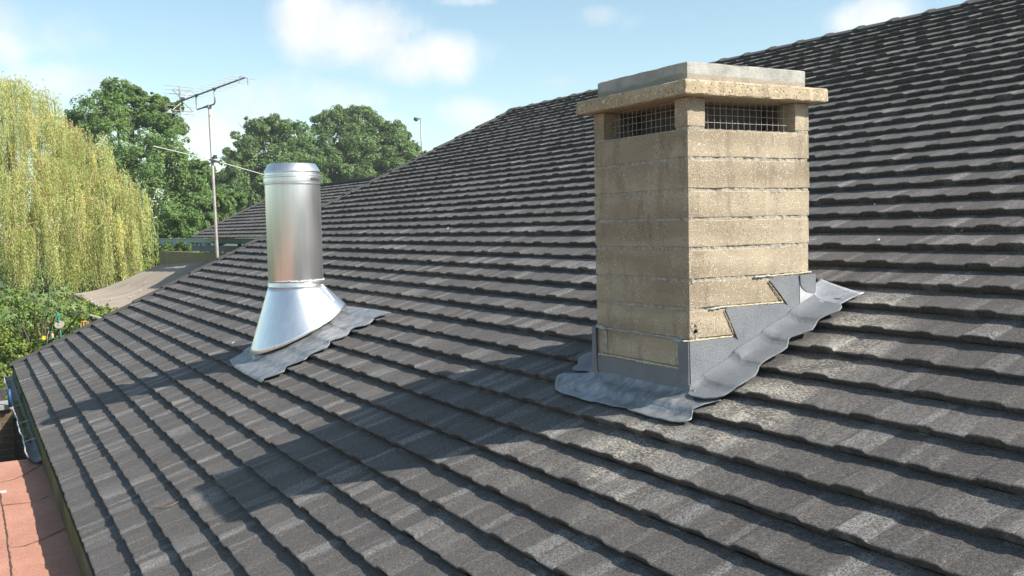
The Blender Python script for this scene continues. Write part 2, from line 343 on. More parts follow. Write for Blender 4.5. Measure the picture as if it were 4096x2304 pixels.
# ------------------------------------------------------------------ the main roof
G = 0.185; TS = math.tan(ROOF_S); CS = math.cos(ROOF_S); SN = math.sin(ROOF_S)
X0, HC, KR, YV = 0.5062, 1.7375, 46.99, 14.50
XR = X0 + KR*G*CS; ZR = (XR-X0)*TS-HC; Y_NEAR = -3.0
UX = np.array([CS, 0, SN]); NX = np.array([-SN, 0, CS])        # up-slope and normal
def roofz(X): return (X-X0)*TS-HC
def R3(u, y, n): return np.array([X0+u*CS-n*SN, y, -HC+u*SN+n*CS])
def onroof(px, py, up=0.0):
    r = ray(px, py); t = (-HC-X0*TS+up)/(r[2]-TS*r[0]); return r*t
NOSE = 0.028
# one pressed panel: broad shakes standing a little proud, narrow ones set back between them
SHAKES = [(.105, .0090, .007), (.150, .0010, -.002), (.080, .0066, .004), (.165, .0018, .001), (.120, .0102, .008), (.125, .0006, -.003), (.075, .0066, .006), (.145, .0026, .001)]; PL = sum(q[0] for q in SHAKES)
def panel_profile(rs):
    """(y, h, nose shift, shake) break points over one panel"""
    pts = []; y = 0.0
    for i, (wd, h, du) in enumerate(SHAKES):
        pw, ph, pd = SHAKES[i-1]
        pts += [(y+.0020, ph*.9+h*.1, pd*.9+du*.1, i), (y+.011, ph*.45+h*.55, pd*.4+du*.6, i), (y+.020, h, du, i), (y+wd*.38, h+.0012, du-.001, i), (y+wd*.68, h+.0004, du+.0012, i), (y+wd-.010, h-.0003, du, i), (y+wd-.0015, h*.92, du*.96, i)]
        y += wd
    return pts
PROF = panel_profile(None)
COURSE_OFF = [float(RNG.uniform(0, PL)) for _ in range(60)]
def course_samples(k, ya, yb, seed=0):
    r = np.random.default_rng(1000*seed+k); off = COURSE_OFF[k % 60]; n0 = int(math.floor((ya-off)/PL))-1; n1 = int(math.ceil((yb-off)/PL))+1
    ys, hs, ds, ps, cell = [], [], [], [], []
    for n in range(n0, n1):
        lift = r.uniform(-.0030, .0040); du0 = r.uniform(-.0055, .0055); pt = [r.random() for _ in range(8)]
        tilt = r.uniform(-.0035, .0035)+(.008 if r.random() < .07 else 0)
        for (y, h, d, i) in PROF:
            yy = n*PL+off+y
            if y < .012: hh = h+lift+.0018                          # lap joint of the next panel
            else: hh = h+lift
            ys.append(yy); hs.append(hh+tilt*(y/PL)+r.uniform(-.0003, .0003)); ds.append(d+du0); ps.append(-pt[i]/.86 if pt[i] < .86 else (pt[i]-.86)/.14*.5+.15); cell.append(i)
    ys = np.array(ys); keep = (ys > ya) & (ys < yb); sel = lambda a: np.array(a)[keep]
    ys, hs, ds, ps = ys[keep], sel(hs), sel(ds), sel(ps)
    ys = np.concatenate([[ya], ys, [yb]]); pad = lambda a: np.concatenate([[a[0]], a, [a[-1]]])
    return ys, pad(hs), pad(ds), pad(ps)
NC = 47
CO = [course_samples(k, Y_NEAR, YV-.05) for k in range(NC)]
def tile_height(u, y, smooth=True):
    """height of the tile surface above the batten plane; u up-slope from the eave"""
    k = int(math.floor(u/G)); k = max(0, min(NC-1, k)); ys, hs, ds, ps = CO[k]
    h = float(np.interp(y, ys, hs)); f = (u-k*G)/G
    z = NOSE+h if f < .05 else (NOSE+h)*(1-(f-.05)/.95)
    if f < .12 and smooth and k > 0:                                # dressed lead bridges the step
        z = z*min(1, (.02+f)/.14) + (1-min(1, (.02+f)/.14))*0.002
    return z
def stain_at(P):
    """cream dust washed down-slope from the chimney mortar"""
    x, y = P[:, 0], P[:, 1]; s = np.zeros(len(P))
    for (cx, cy, rx, ry, a) in ((2.62, 2.72, .30, .22, .85), (3.05, 2.66, .35, .20, .6), (2.25, 3.05, .20, .26, .85), (2.05, 3.5, .25, .35, .22), (3.30, 2.76, .26, .12, .85), (2.15, 2.8, .25, .25, .3), (2.6, 2.45, .4, .2, .12)):
        s = np.maximum(s, a*np.clip(1.25-((x-cx)/rx)**2-((y-cy)/ry)**2, 0, 1))
    return s
def tile_rows(courses, origin, ux, ex, nn, nose, k0=0, clip=None):
    V, F, P, S = [], [], [], []
    for k, (ys, hs, ds, ps) in enumerate(courses):
        if ys is None: continue
        ub = k*G; n = len(ys); b = sum(len(v) for v in V)
        rows = [(ub+G+.014, np.full(n, .0005)), (ub+.66*G, (nose+hs)*.36), (ub+.30*G, (nose+hs)*.74), (ub+.010, nose+hs), (None, nose+hs-.0006), (None, nose+hs-.0036), (None, np.full(n, -.001))]
        for ri, (u, h) in enumerate(rows):
            if ri < 4: uu = np.full(n, u) + (ds*.6 if ri == 3 else 0)
            else: uu = ub+ds*.6+{4: .0048, 5: 0.0030, 6: 0.0150}[ri]
            V.append(origin[None, :]+uu[:, None]*ux[None, :]+ys[:, None]*ex[None, :]+h[:, None]*nn[None, :]); P.append(ps*(1.0 if ri < 5 else .2)); S.append(np.full(n, 1.0 if 0 < ri < 4 else 0.0))
        for ri in range(6):
            i = np.arange(n-1); a = b+ri*n+i; F.append(np.stack([a, a+n, a+n+1, a+1], 1))
    return np.concatenate(V), np.concatenate(F), np.concatenate(P), np.concatenate(S)

HB = Vector((4.0, 6.0, -4.6))
house = empty('house', HB, label='low house in the foreground with a dark shake-tiled roof, block chimney and steel flue', cat='house')
V, F, P, SM = tile_rows(CO, np.array([X0, 0, -HC]), UX, np.array([0, 1.0, 0]), NX, NOSE)
roof = mesh_obj('roof', V, F, M['tile'], house, attrs={'patch': P, 'stain': stain_at(V)*SM})
# far slope and underlay, so the roof is a closed body
mb = MB()
mb.add([R3(-.0, Y_NEAR, -.02), R3(0, YV-.05, -.02), R3(KR*G, YV-.05, -.02), R3(KR*G, Y_NEAR, -.02)], [(0, 1, 2, 3)])
bx = XR+(XR-X0)*.98; bz = ZR-(XR-X0)*.98*TS
mb.add([(XR, Y_NEAR, ZR+.01), (XR, YV-.05, ZR+.01), (bx, YV-.05, bz), (bx, Y_NEAR, bz)], [(0, 1, 2, 3)])
mb.build('back_slope', M['cap_tile'], house)

def cap_strip(pts, widths, name, mat, parent, length_pts):
    pass
# ridge capping: overlapping angle caps stepping along the ridge
def angle_cap(mb, A, B, d1, d2, w1, w2, n1, n2, lift0, lift1, th=.010):
    """cap from A to B with two wings going along d1,d2"""
    A = np.array(A, float); B = np.array(B, float)
    for (w_, d, n) in ((w1, d1, n1), (w2, d2, n2)):
        c = (n1+n2)/np.linalg.norm(n1+n2)
        P = []
        for (p, l) in ((A, lift0), (B, lift1)):
            top = p+c*(l+th); e = p+d*w_+n*(l+th*.6); P.append((top, e, p+c*(l-.004), p+d*w_+n*(l*.3-.004)))
        (t0, e0, i0, j0), (t1, e1, i1, j1) = P
        mb.add([t0, e0, j0, i0, t1, e1, j1, i1], [(0, 1, 5, 4), (1, 2, 6, 5), (2, 3, 7, 6), (3, 0, 4, 7), (0, 3, 2, 1), (4, 5, 6, 7)])
mb = MB(); yv = 14.35; step = .4235; i = 0
d_dn = -UX; d_bk = np.array([CS, 0, -SN]); n_bk = np.array([SN, 0, CS])
y = 14.33
while y > Y_NEAR:
    yb = y-step-.03
    angle_cap(mb, (XR, y, ZR+.012), (XR, yb, ZR+.012), d_dn, d_bk, .085, .085, NX, n_bk, .030, .022)
    # raised collar at the lapped end
    angle_cap(mb, (XR, y+.004, ZR+.016), (XR, y-.075, ZR+.016), d_dn, d_bk, .088, .088, NX, n_bk, .040, .036, .008)
    y -= step
mb.build('ridge_cap', M['cap_tile'], house)
# verge capping: box-section caps climbing the gable edge
mb = MB(); u = -.03; L = .4415
while u < KR*G-.05:
    u1 = min(u+L+.02, KR*G+.03)
    for (ua, ub_, l0, l1, wd) in ((u, u1, .054, .036, .085),):
        P = [R3(ua, YV-wd, l0-.028), R3(ua, YV+.045, l0-.07), R3(ua, YV-wd, l0), R3(ua, YV+.045, l0)]
        Q = [R3(ub_, YV-wd, l1-.028), R3(ub_, YV+.045, l1-.07), R3(ub_, YV-wd, l1), R3(ub_, YV+.045, l1)]
        mb.hull([P[0], P[1], Q[0], Q[1], P[2], P[3], Q[2], Q[3]])
        mb.hull([R3(ua, YV+.045, -.13), R3(ua, YV+.06, -.13), R3(ub_, YV+.045, -.13), R3(ub_, YV+.06, -.13), R3(ua, YV+.045, l0+.001), R3(ua, YV+.06, l0+.001), R3(ub_, YV+.045, l1+.001), R3(ub_, YV+.06, l1+.001)])
    u += L
mb.build('verge_cap', M['cap_tile'], house, bevel=.004)
# hip-end cap where the verge meets the ridge
mb = MB(); mb.hull([(XR-.16, YV-.16, ZR-.03), (XR+.16, YV-.16, ZR-.03), (XR-.16, YV+.06, ZR-.03), (XR+.16, YV+.06, ZR-.03), (XR-.05, YV-.16, ZR+.055), (XR+.05, YV-.16, ZR+.055), (XR-.05, YV+.06, ZR+.055), (XR+.05, YV+.06, ZR+.055)])
mb.build('ridge_end_cap', M['cap_tile'], house, bevel=.01)
# fascia with joints, soffit, walls
mb = MB()
ys = [14.44, 11.95, 9.55, 7.3, 5.3, 3.2, 1.0, -1.1, -3.0]
for a, b_ in zip(ys[:-1], ys[1:]): mb.box(X0-.014, X0+.014, b_+.004, a, -HC-.19, -HC-.006)
mb.box(X0-.026, X0+.01, 11.93, 11.97, -HC-.12, -HC-.004)
mb.build('fascia', M['fascia'], house, bevel=.003)
MB().box(X0+.016, X0+.5, Y_NEAR, YV-.1, -HC-.19, -HC-.175).build('soffit', M['dark_wood'], house)
xb = bx-.5
mb = MB(); w0, w1 = X0+.48, X0+.60
mb.box(w0, w1, Y_NEAR, YV-.06, -4.6, -HC-.19)
yy0, yy1 = YV-.20, YV-.08
mb.add([(w0, yy0, -4.6), (xb, yy0, -4.6), (xb, yy0, bz-.05), (XR, yy0, ZR-.08), (w0, yy0, roofz(w0)-.08), (w0, yy1, -4.6), (xb, yy1, -4.6), (xb, yy1, bz-.05), (XR, yy1, ZR-.08), (w0, yy1, roofz(w0)-.08)],
       [(0, 1, 2, 3, 4), (9, 8, 7, 6, 5), (0, 5, 6, 1), (1, 6, 7, 2), (2, 7, 8, 3), (3, 8, 9, 4), (4, 9, 5, 0)])
mb.box(xb, xb+.12, Y_NEAR, YV-.06, -4.6, bz-.05)
mb.build('wall', M['brick'], house)
# gutter: open half-round channel under the far part of the eave
mb = MB(); ga, gb = 14.85, 9.02; gx, gz, gr = X0-.055, -1.865, .062; prof = [(gx-gr*math.cos(t), gz-gr*math.sin(t)*.9) for t in np.linspace(0, math.pi, 10)]
N = 24; Vg = []; Fg = []
for i in range(N+1):
    y = ga+(gb-ga)*i/N; sag = .006*math.sin(i*1.3)+.004*math.sin(i*2.9)
    for j, (x, z) in enumerate(prof): Vg.append((x+(sag if j < 4 else 0), y, z))
    for j, (x, z) in enumerate(prof): Vg.append((x+(sag if j < 4 else 0)+(.004 if j < 5 else -.004), y, z+.005))
n = len(prof)
for i in range(N):
    for j in range(n-1):
        a = i*2*n+j; Fg.append((a, a+1, a+2*n+1, a+2*n)); a += n; Fg.append((a, a+2*n, a+2*n+1, a+1))
g = mesh_obj('gutter', Vg, Fg, M['gutter'], house)
mb = MB(); mb.tube([(gx-gr+.006*math.sin(i*1.3)+.004*math.sin(i*2.9), ga+(gb-ga)*i/N, gz+.004) for i in range(N+1)], .0075, 6)
mb.build('gutter_lip', M['gutter_rim'], g)
for y in (14.0, 12.9, 11.8, 10.7, 9.7): MB().bar((gx-gr-.004, y, gz+.006), (X0-.012, y, gz+.03), .012, .004).build('gutter_bracket', M['gutter_rim'], g)
r = np.random.default_rng(5); Vm, Fm = [], []
for i in range(240):
    y = r.uniform(9.9, 12.5); x = gx-.006+r.normal(0, .007); z = gz-.045+r.uniform(0, .028); s = r.uniform(.006, .016); b_ = len(Vm); a = r.uniform(0, 6.3)
    Vm += [(x+s*math.cos(a), y+2*s*math.sin(a), z), (x-s*math.sin(a), y+2*s*math.cos(a), z+.006), (x-s*math.cos(a), y-2*s*math.sin(a), z+.002), (x+s*math.sin(a), y-2*s*math.cos(a), z+.008)]; Fm.append((b_, b_+1, b_+2, b_+3))
mesh_obj('gutter_moss', Vm, Fm, M['moss'], g)

# ------------------------------------------------------------------ draping helper
def drape_loft(inner, outer, nrow, name, mat, parent, lift=.010, lift_in=None, thick=.003, smooth_k=.35, curl=0.0, closed=False, inner_z=None, outer_drop=0.0, stiff=.2):
    """sheet between two polylines (X,Y); z follows the tiles; inner_z optionally gives the height of the inner edge"""
    inner = np.array(inner, float); outer = np.array(outer, float)
    def resamp(P, n, closed):
        if closed: P = np.vstack([P, P[:1]])
        d = np.concatenate([[0], np.cumsum(np.hypot(*np.diff(P[:, :2], axis=0).T))]); t = np.linspace(0, d[-1], n)
        return np.stack([np.interp(t, d, P[:, j]) for j in range(P.shape[1])], 1)
    n = max(30, int(np.hypot(*np.diff(outer[:, :2], axis=0).T).sum()/.009)); A = resamp(inner, n, closed); B = resamp(outer, n, closed)
    V = []
    for i in range(nrow+1):
        f = i/nrow
        for j in range(n):
            x, y = A[j, 0]*(1-f)+B[j, 0]*f, A[j, 1]*(1-f)+B[j, 1]*f
            u = (x-X0)/CS; hs = [max(tile_height(u+du+e, y+dy, False) for e in (-.003, .006, .014, .021)) for du in (-.024, -.012, 0, .010, .020) for dy in (-.03, 0, .03)]
            h = max(np.mean(hs), max(tile_height(u+e, y, False) for e in (-.004, .004, .011, .018))-.001)+lift; h += stiff*max(0, NOSE+.012+lift-h)
            if f > .9: h += curl-outer_drop*(f-.9)*10
            z = roofz(x)+h/CS
            if inner_z is not None:
                zi = inner_z[min(j, len(inner_z)-1)] if len(inner_z) > 1 else roofz(x)+inner_z[0]
                g_ = max(0, 1-f/smooth_k); g_ = g_*g_; z = z*(1-g_)+(zi if len(inner_z) > 1 else z+inner_z[0])*g_
            V.append((x, y, z))
    F = []
    for i in range(nrow):
        for j in range(n-1): a = i*n+j; F.append((a, a+1, a+n+1, a+n))
    o = mesh_obj(name, V, F, mat, parent, smooth=True)
    m = o.modifiers.new('thick', 'SOLIDIFY'); m.thickness = thick; m.offset = 0
    return o
c5 = lambda x, y: (900+x*.31746, 1100+y*.31746)
c6 = lambda x, y: (2200+x*.5866, 900+y*.5866)
c7 = lambda x, y: (2200+x*.345, 1250+y*.345)
def plan(conv, pts, up=.02): return [tuple(onroof(*conv(*p), up=up)[:2]) for p in pts]

# ------------------------------------------------------------------ chimney
XC, YC, CA, CB = 2.6028, 3.0839, 0.6986, 0.6771
jz = [.385, .2617, .1324, .0106, -.1119, -.2429, -.3651, -.4923, -.615, -.74, -.87, -1.0]
def rough_box(mb, x0, x1, y0, y1, z0, z1, seg=.05, amp=.0014, seed=0, chip=.004):
    """box with slightly uneven, softened arrises"""
    r = np.random.default_rng(seed); nx = max(2, int((x1-x0)/seg)); ny = max(2, int((y1-y0)/seg))
    ring = [(x0+(x1-x0)*i/nx, y0) for i in range(nx)]+[(x1, y0+(y1-y0)*i/ny) for i in range(ny)]+[(x1-(x1-x0)*i/nx, y1) for i in range(nx)]+[(x0, y1-(y1-y0)*i/ny) for i in range(ny)]
    cx, cy = (x0+x1)/2, (y0+y1)/2; n = len(ring); V = []
    e = min(chip, (z1-z0)*.2); off = r.normal(0, amp, n)
    for (z, ins) in ((z0, e), (z0+e*.35, e*.25), (z0+e, 0), (z1-e, 0), (z1-e*.35, e*.25), (z1, e)):
        for k, (x, y) in enumerate(ring):
            isc = (abs(x-x0) < 1e-6 or abs(x-x1) < 1e-6) and (abs(y-y0) < 1e-6 or abs(y-y1) < 1e-6)
            q = ins+r.normal(0, amp*.5)+off[k]+(.0025 if isc else 0)
            sx = (1 if x == x0 else -1 if x == x1 else 0); sy = (1 if y == y0 else -1 if y == y1 else 0)
            V.append((x+sx*q, y+sy*q, z+r.normal(0, amp*.35)))
    F = []
    for i in range(5):
        for k in range(n): F.append((i*n+k, i*n+(k+1) % n, (i+1)*n+(k+1) % n, (i+1)*n+k))
    F.append(tuple(range(n))[::-1]); F.append(tuple(5*n+k for k in range(n))); mb.add(V, F)
mb = MB()
for i in range(1, len(jz)):
    dx = random.uniform(-.0015, .0015)
    rough_box(mb, XC+dx, XC+CA+dx, YC+dx, YC+CB+dx, jz[i]+.0058, jz[i-1]-.0058, seed=i)
chim = mb.build('chimney', M['block'], house)
tag(chim, 'square block chimney of tan aggregate courses under a double slab cap with mesh vents')
mb = MB()
for i in range(0, len(jz)):
    rough_box(mb, XC+.0030, XC+CA-.0030, YC+.0030, YC+CB-.0030, jz[i]-.012 if i else jz[i]-.009, jz[i]+.0085 if i else jz[i]-.001, .012, .0016, 50+i, .001)
mb.build('mortar_joint', M['mortar'], chim)
TZ = .513
xa = atY(2823, 480, YC)[0]; xb_ = atY(3181, 480, YC)[0]; ya = atX(2696, 480, XC)[1]; yb_ = atX(2415, 480, XC)[1]
for (x0, x1, y0, y1, s_) in ((XC, xa, YC, ya, 1), (xb_, XC+CA, YC, YC+.10, 2), (XC, XC+.10, yb_, YC+CB, 3), (XC+CA-.10, XC+CA, YC+CB-.10, YC+CB, 4)):
    mb = MB(); rough_box(mb, x0, x1, y0, y1, jz[0]+.007, TZ-.001, .04, .001, 70+s_, .003); mb.build('corner_pier', M['block'], chim)
    # mortar pad under the pier
for (x0, x1, y0, y1) in ((XC, xa, YC, ya), (xb_, XC+CA, YC, YC+.10), (XC, XC+.10, yb_, YC+CB), (XC+CA-.10, XC+CA, YC+CB-.10, YC+CB)):
    mb = MB(); rough_box(mb, x0+.003, x1-.002, y0+.003, y1-.002, jz[0]-.004, jz[0]+.008, .02, .0012, 90, .001); mb.build('pier_bedding', M['mortar'], chim)
mb = MB(); mb.box(XC+.10, XC+CA-.102, YC+CB-.035, YC+CB-.012, jz[0], TZ-.002); mb.box(XC+CA-.035, XC+CA-.012, YC+.102, YC+CB-.102, jz[0], TZ-.002)
mb.build('inner_wall', M['soot'], chim)
mb = MB(); mb.box(XC+.20, XC+CA-.104, YC+.19, YC+CB-.12, jz[0]-.002, TZ-.003); mb.build('vent_backing', M['backing'], chim)  # added solid box bringing the brown back wall forward to catch bounced light
# wire mesh in the two vents we can see into (and lying behind the piers)
def wiremesh(name, P0, ex, length, z0, z1, dh=.0335, dv=.030, r_=.0008, nrm=(0, 1, 0)):
    mb = MB(); n = int(length/dh); ex = np.array(ex, float); P0 = np.array(P0, float); nrm = np.array(nrm, float); rr = np.random.default_rng(3)
    for i in range(n+1):
        p = P0+ex*(i*dh+.004); j = rr.normal(0, .0012)
        mb.tube([p+np.array([0, 0, z0]), p+ex*j+np.array([0, 0, (z0+z1)/2]), p+np.array([0, 0, z1])], r_, 5)
    z = z0+.004
    while z < z1:
        mb.tube([P0+np.array([0, 0, z])+nrm*.003, P0+ex*length*.5+np.array([0, 0, z+rr.normal(0, .001)])+nrm*.003, P0+ex*length+np.array([0, 0, z])+nrm*.003], r_, 5); z += dv
    return mb.build(name, M['wire'], chim)
wiremesh('vent_mesh', (xa+.0, YC+.028, 0), (1, 0, 0), xb_-xa-.002, jz[0]-.004, TZ-.004)
wiremesh('vent_mesh', (XC+.040, ya, 0), (0, 1, 0), yb_-ya-.002, jz[0]-.004, TZ-.004, nrm=(1, 0, 0))
mb = MB(); rough_box(mb, XC-.055, XC+CA+.06, YC-.055, YC+CB+.06, TZ, .574, .03, .0022, 31, .007); mb.build('cap_slab', M['slab_tan'], chim)
mb = MB(); rough_box(mb, XC+.004, XC+CA-.018, YC+.004, YC+CB-.03, .572, .655, .04, .0015, 32, .004); mb.build('top_slab', M['concrete'], chim)

# flashings --------------------------------------------------------
def face_poly(name, pts3, mat, parent, thick, nrm):
    """flat dressed sheet on a chimney face"""
    V = [np.array(p) for p in pts3]; nrm = np.array(nrm, float); n = len(V)
    VV = [v+nrm*.001 for v in V]+[v+nrm*(.001+thick) for v in V]
    tri = tessellate_polygon([[Vector(v) for v in V]])
    F = [tuple(t_) for t_ in tri]+[tuple(i+n for i in t_)[::-1] for t_ in tri]+[(i, (i+1) % n, n+(i+1) % n, n+i) for i in range(n)]
    me = bpy.data.meshes.new(name); bm = bmesh.new(); vs = [bm.verts.new(tuple(v)) for v in VV]
    for f in F:
        try: bm.faces.new([vs[i] for i in f])
        except ValueError: pass
    bmesh.ops.recalc_face_normals(bm, faces=bm.faces); bm.to_mesh(me); bm.free()
    o = bpy.data.objects.new(name, me); link(o); me.materials.append(mat)
    if parent is not None: o.parent = parent
    return o
YF = YC-.004; XF = XC-.004
def baseline(xs, y, off=.0): return [roofz(x)+off for x in xs]
# front apron: grey upstand on the left face + lead skirt over the tiles
up = [atX(*c7(555, 485), XF), atX(*c7(700, 512), XF), atX(*c7(1000, 568), XF), atX(*c7(1300, 618), XF), atX(*c7(1525, 662), XF)]
lo = [(XF, p[1], roofz(XF)+.026) for p in up[::-1]]
face_poly('front_upstand', up+lo, M['flash'], chim, .004, (-1, 0, 0))
inn = [(XC-.006, YC+CB+.012), (XC-.006, YC+.3), (XC-.006, YC-.03)]
outr = plan(c7, [(165, 770), (95, 800), (62, 850), (62, 925), (130, 975), (330, 1040), (470, 1080), (520, 1082), (620, 1110), (730, 1145), (890, 1165), (925, 1200), (1100, 1250), (1290, 1300), (1400, 1340), (1500, 1337), (1590, 1310), (1640, 1280), (1662, 1200)], .016)
inn2 = [(XC-.004, YC+CB+.02), (XC-.004, YC+.35), (XC-.004, YC+.02), (XC+.0, YC-.03)]
drape_loft(inn2, outr, 22, 'front_apron', M['lead'], chim, stiff=.35, lift=.006, inner_z=[.022], smooth_k=.30)
inn3 = [(XC-.002, YC-.028), (XC+.01, YC-.02)]; outr3 = plan(c7, [(1662, 1200), (1700, 1180), (1800, 1130), (1900, 1090), (1980, 1062)], .016)
drape_loft([(XC-.004, YC-.03), (XC+.02, YC-.03), (XC+.08, YC-.03)], outr3, 12, 'apron_tail', M['lead'], chim, lift=.006)
# side flashing: coated sheet stepped up the sunlit face and dressed over the tiles
step = [(948, 792), (1100, 780), (1245, 765), (1278, 783), (1236, 680), (1196, 585), (1196, 572), (1215, 563), (1400, 548), (1590, 535), (1620, 549), (1560, 462), (1493, 378), (1530, 350), (1620, 345), (1700, 339)]
S3 = [atY(*c6(*p), YF) for p in step]
xbk = atY(*c6(1700, 339), YF)[0]
low = [(x, YF, roofz(x)+.030) for x in np.linspace(xbk, XC-.003, 8)]
face_poly('side_upstand', S3+low, M['flash'], chim, .004, (0, -1, 0))
outr = plan(c6, [(938, 1196), (960, 1212), (1050, 1233), (1120, 1228), (1180, 1210), (1232, 1176), (1300, 1140), (1400, 1070), (1420, 1030), (1427, 1003), (1500, 955), (1580, 905), (1618, 872), (1632, 822), (1700, 795), (1790, 757), (1822, 700), (1900, 660), (1975, 628), (1992, 600), (1983, 572)], .022)
inn = [(XC-.01, YC-.005), (XC+.03, YC-.006), (XC+.3, YC-.006), (XC+CA*.93, YC-.006), (XC+CA+.02, YC-.006)]
drape_loft(inn, outr, 22, 'side_flashing', M['flash'], chim, stiff=.62, lift=.012, inner_z=[.03], smooth_k=.45, thick=.005)
# wrap of that sheet round the near corner on the shaded face
P = [atX(*c6(896, 792), XF-.004), atX(*c6(950, 792), XF-.004), (XF-.004, YC-.007, roofz(XC)+.03), (XF-.004, YC+.018, roofz(XC)+.012), atX(*c6(925, 1150), XF-.004), atX(*c6(900, 1120), XF-.004)]
P = [(XF-.004, YC+.062, atX(*c6(896, 792), XF)[2]), (XF-.004, YC-.006, atX(*c6(950, 792), XF)[2]), (XF-.004, YC-.006, roofz(XC)+.02), (XF-.004, YC+.02, roofz(XC)+.016), (XF-.004, YC+.05, roofz(XC)+.028), (XF-.004, YC+.060, roofz(XC)+.05)]
face_poly('corner_wrap', P, M['flash'], chim, .004, (-1, 0, 0))
# far corner flashing with a foot lying on the apron
yc2 = YC+CB; t0 = atX(*c7(590, 180), XF)[2]
P = [(XF-.006, yc2-.012, t0), (XF-.006, yc2+.016, t0+.006), (XF-.006, yc2+.020, roofz(XC)+.03), (XF-.006, yc2-.004, roofz(XC)+.016), (XF-.006, yc2-.036, roofz(XC)+.03), (XF-.006, yc2-.018, roofz(XC)+.07)]
face_poly('corner_wrap', P, M['flash'], chim, .004, (-1, 0, 0))
face_poly('far_side_upstand', [(XF-.010, yc2+.006, t0+.004), (XC+.30, yc2+.006, t0+.09), (XC+.30, yc2+.006, roofz(XC+.3)+.02), (XF-.010, yc2+.006, roofz(XC)+.02)], M['flash'], chim, .010, (0, 1, 0))
outr = plan(c7, [(545, 650), (525, 705), (490, 738), (430, 747), (380, 738), (310, 740), (262, 720), (262, 700), (325, 640), (330, 590), (420, 545), (500, 510)], .02)
drape_loft([(XC-.008, yc2-.02), (XC-.006, yc2+.01), (XC+.06, yc2+.012)], outr, 12, 'corner_foot', M['flash'], chim, lift=.016, inner_z=[.03], smooth_k=.5, thick=.005)
# right-hand overlap patch and the bright lead back gutter
P = [atY(*c6(*p), YF-.006) for p in [(1700, 340), (1806, 332), (1808, 458), (1785, 462), (1750, 455), (1722, 436), (1706, 410)]]
face_poly('corner_patch', P, M['flash'], chim, .004, (0, -1, 0))
Vb, Fb = [], []; nu, nv = 16, 22
edge_o = np.array(plan(c6, [(1702, 628), (1740, 633), (1800, 632), (1860, 615), (1920, 588), (1985, 555), (2050, 520), (2133, 484)], .03)); 
xs = np.linspace(0, 1, len(edge_o)); bx0 = XC+CA-.035
for i in range(nu+1):
    f = i/nu
    for j in range(nv+1):
        g_ = j/nv; ex = np.interp(f, xs, edge_o[:, 0]); ey = np.interp(f, xs, edge_o[:, 1])
        ix = bx0+.20*f; iy = YC+.012+.03*f
        x = ex*(1-g_)+ix*g_; y = ey*(1-g_)+(iy)*g_+max(0, g_-.5)*.1*f
        h = tile_height((x-X0)/CS, y)
        lift_ = .040+.060*max(0, (g_-.1)/.9)**1.6*(1-f*.7)-.006*math.sin(g_*3.1)
        Vb.append((x, y-.004, roofz(x)+lift_+.006))
for i in range(nu):
    for j in range(nv): a = i*(nv+1)+j; Fb.append((a, a+nv+1, a+nv+2, a+1))
o = mesh_obj('back_gutter_end', Vb, Fb, M['lead_new'], chim, smooth=True); m = o.modifiers.new('t', 'SOLIDIFY'); m.thickness = .004
drape_loft([(XC+CA+.004, YC+.02), (XC+CA+.004, YC+CB)], [(XC+CA+.17, YC+.04), (XC+CA+.20, YC+CB+.12)], 14, 'back_gutter', M['lead_new'], chim, lift=.012, inner_z=[.05], smooth_k=.4)
P = [(XC+CA+.02, YC+.06, atY(3330, 1152, YC+.06)[2]), atY(3330, 1153, YC+.05), atY(3330, 1190, YC+.05), (XC+CA+.02, YC+.06, atY(3290, 1165, YC+.06)[2]-.03)]
mb = MB(); p1 = atY(3262, 1152, YC+.04); p2 = atY(3323, 1155, YC+.04); mb.hull([p1-[0, .0, .05], p2-[0, 0, .035], p1-[0, -.01, .05], p2-[0, -.01, .035], p1, p2, p1+[0, .01, 0], p2+[0, .01, 0]]); mb.build('gutter_upstand', M['lead_new'], chim)
face_poly('back_gutter_lap', [atY(*c6(*p), YF-.0045) for p in [(1700, 385), (1812, 430), (1816, 600), (1790, 628), (1702, 640)]], M['lead_new'], chim, .002, (0, -1, 0))
# sealant beads
def bead(pts, r_, mat, name='sealant_bead', seed=0):
    rr = np.random.default_rng(seed); P = []; R = []
    pts = [np.array(p, float) for p in pts]
    for a, b_ in zip(pts[:-1], pts[1:]):
        n = max(2, int(np.linalg.norm(b_-a)/.008))
        for i in range(n): P.append(a+(b_-a)*i/n+rr.normal(0, .0009, 3)); R.append(r_*rr.uniform(.55, 1.35))
    P.append(pts[-1]); R.append(r_*.6); mb = MB(); mb.tube(P, R, 6); return mb.build(name, mat, chim, smooth=True)
bead([atY(*c6(*p), YF-.002) for p in [(905, 792), (960, 792), (1100, 775), (1245, 756)]], .0036, M['seal_cream'], seed=1)
bead([atY(*c6(*p), YF-.002) for p in [(1190, 560), (1300, 550), (1450, 536), (1590, 526)]], .0035, M['seal_cream'], seed=2)
bead([atY(*c6(*p), YF-.002) for p in [(1505, 348), (1600, 338), (1700, 328), (1785, 320)]], .0036, M['seal_cream'], seed=3)
bead([atY(*c6(*p), YF-.001) for p in [(1187, 585), (1215, 650), (1250, 740)]], .0020, M['seal_cream'], seed=4)
bead([atY(*c6(*p), YF-.001) for p in [(1487, 385), (1540, 455), (1590, 530)]], .0020, M['seal_cream'], seed=5)
bead([atY(*c6(*p), YF) for p in [(1085, 578), (1130, 568), (1195, 556)]], .0045, M['seal_grey'], seed=6)
bead([atY(*c6(*p), YF) for p in [(1390, 356), (1440, 350), (1510, 344)]], .0045, M['seal_grey'], seed=7)
bead([atX(*c7(*p), XF-.003) for p in [(570, 478), (700, 500), (1000, 556), (1300, 612), (1520, 652)]], .0055, M['seal_cream'], seed=8)
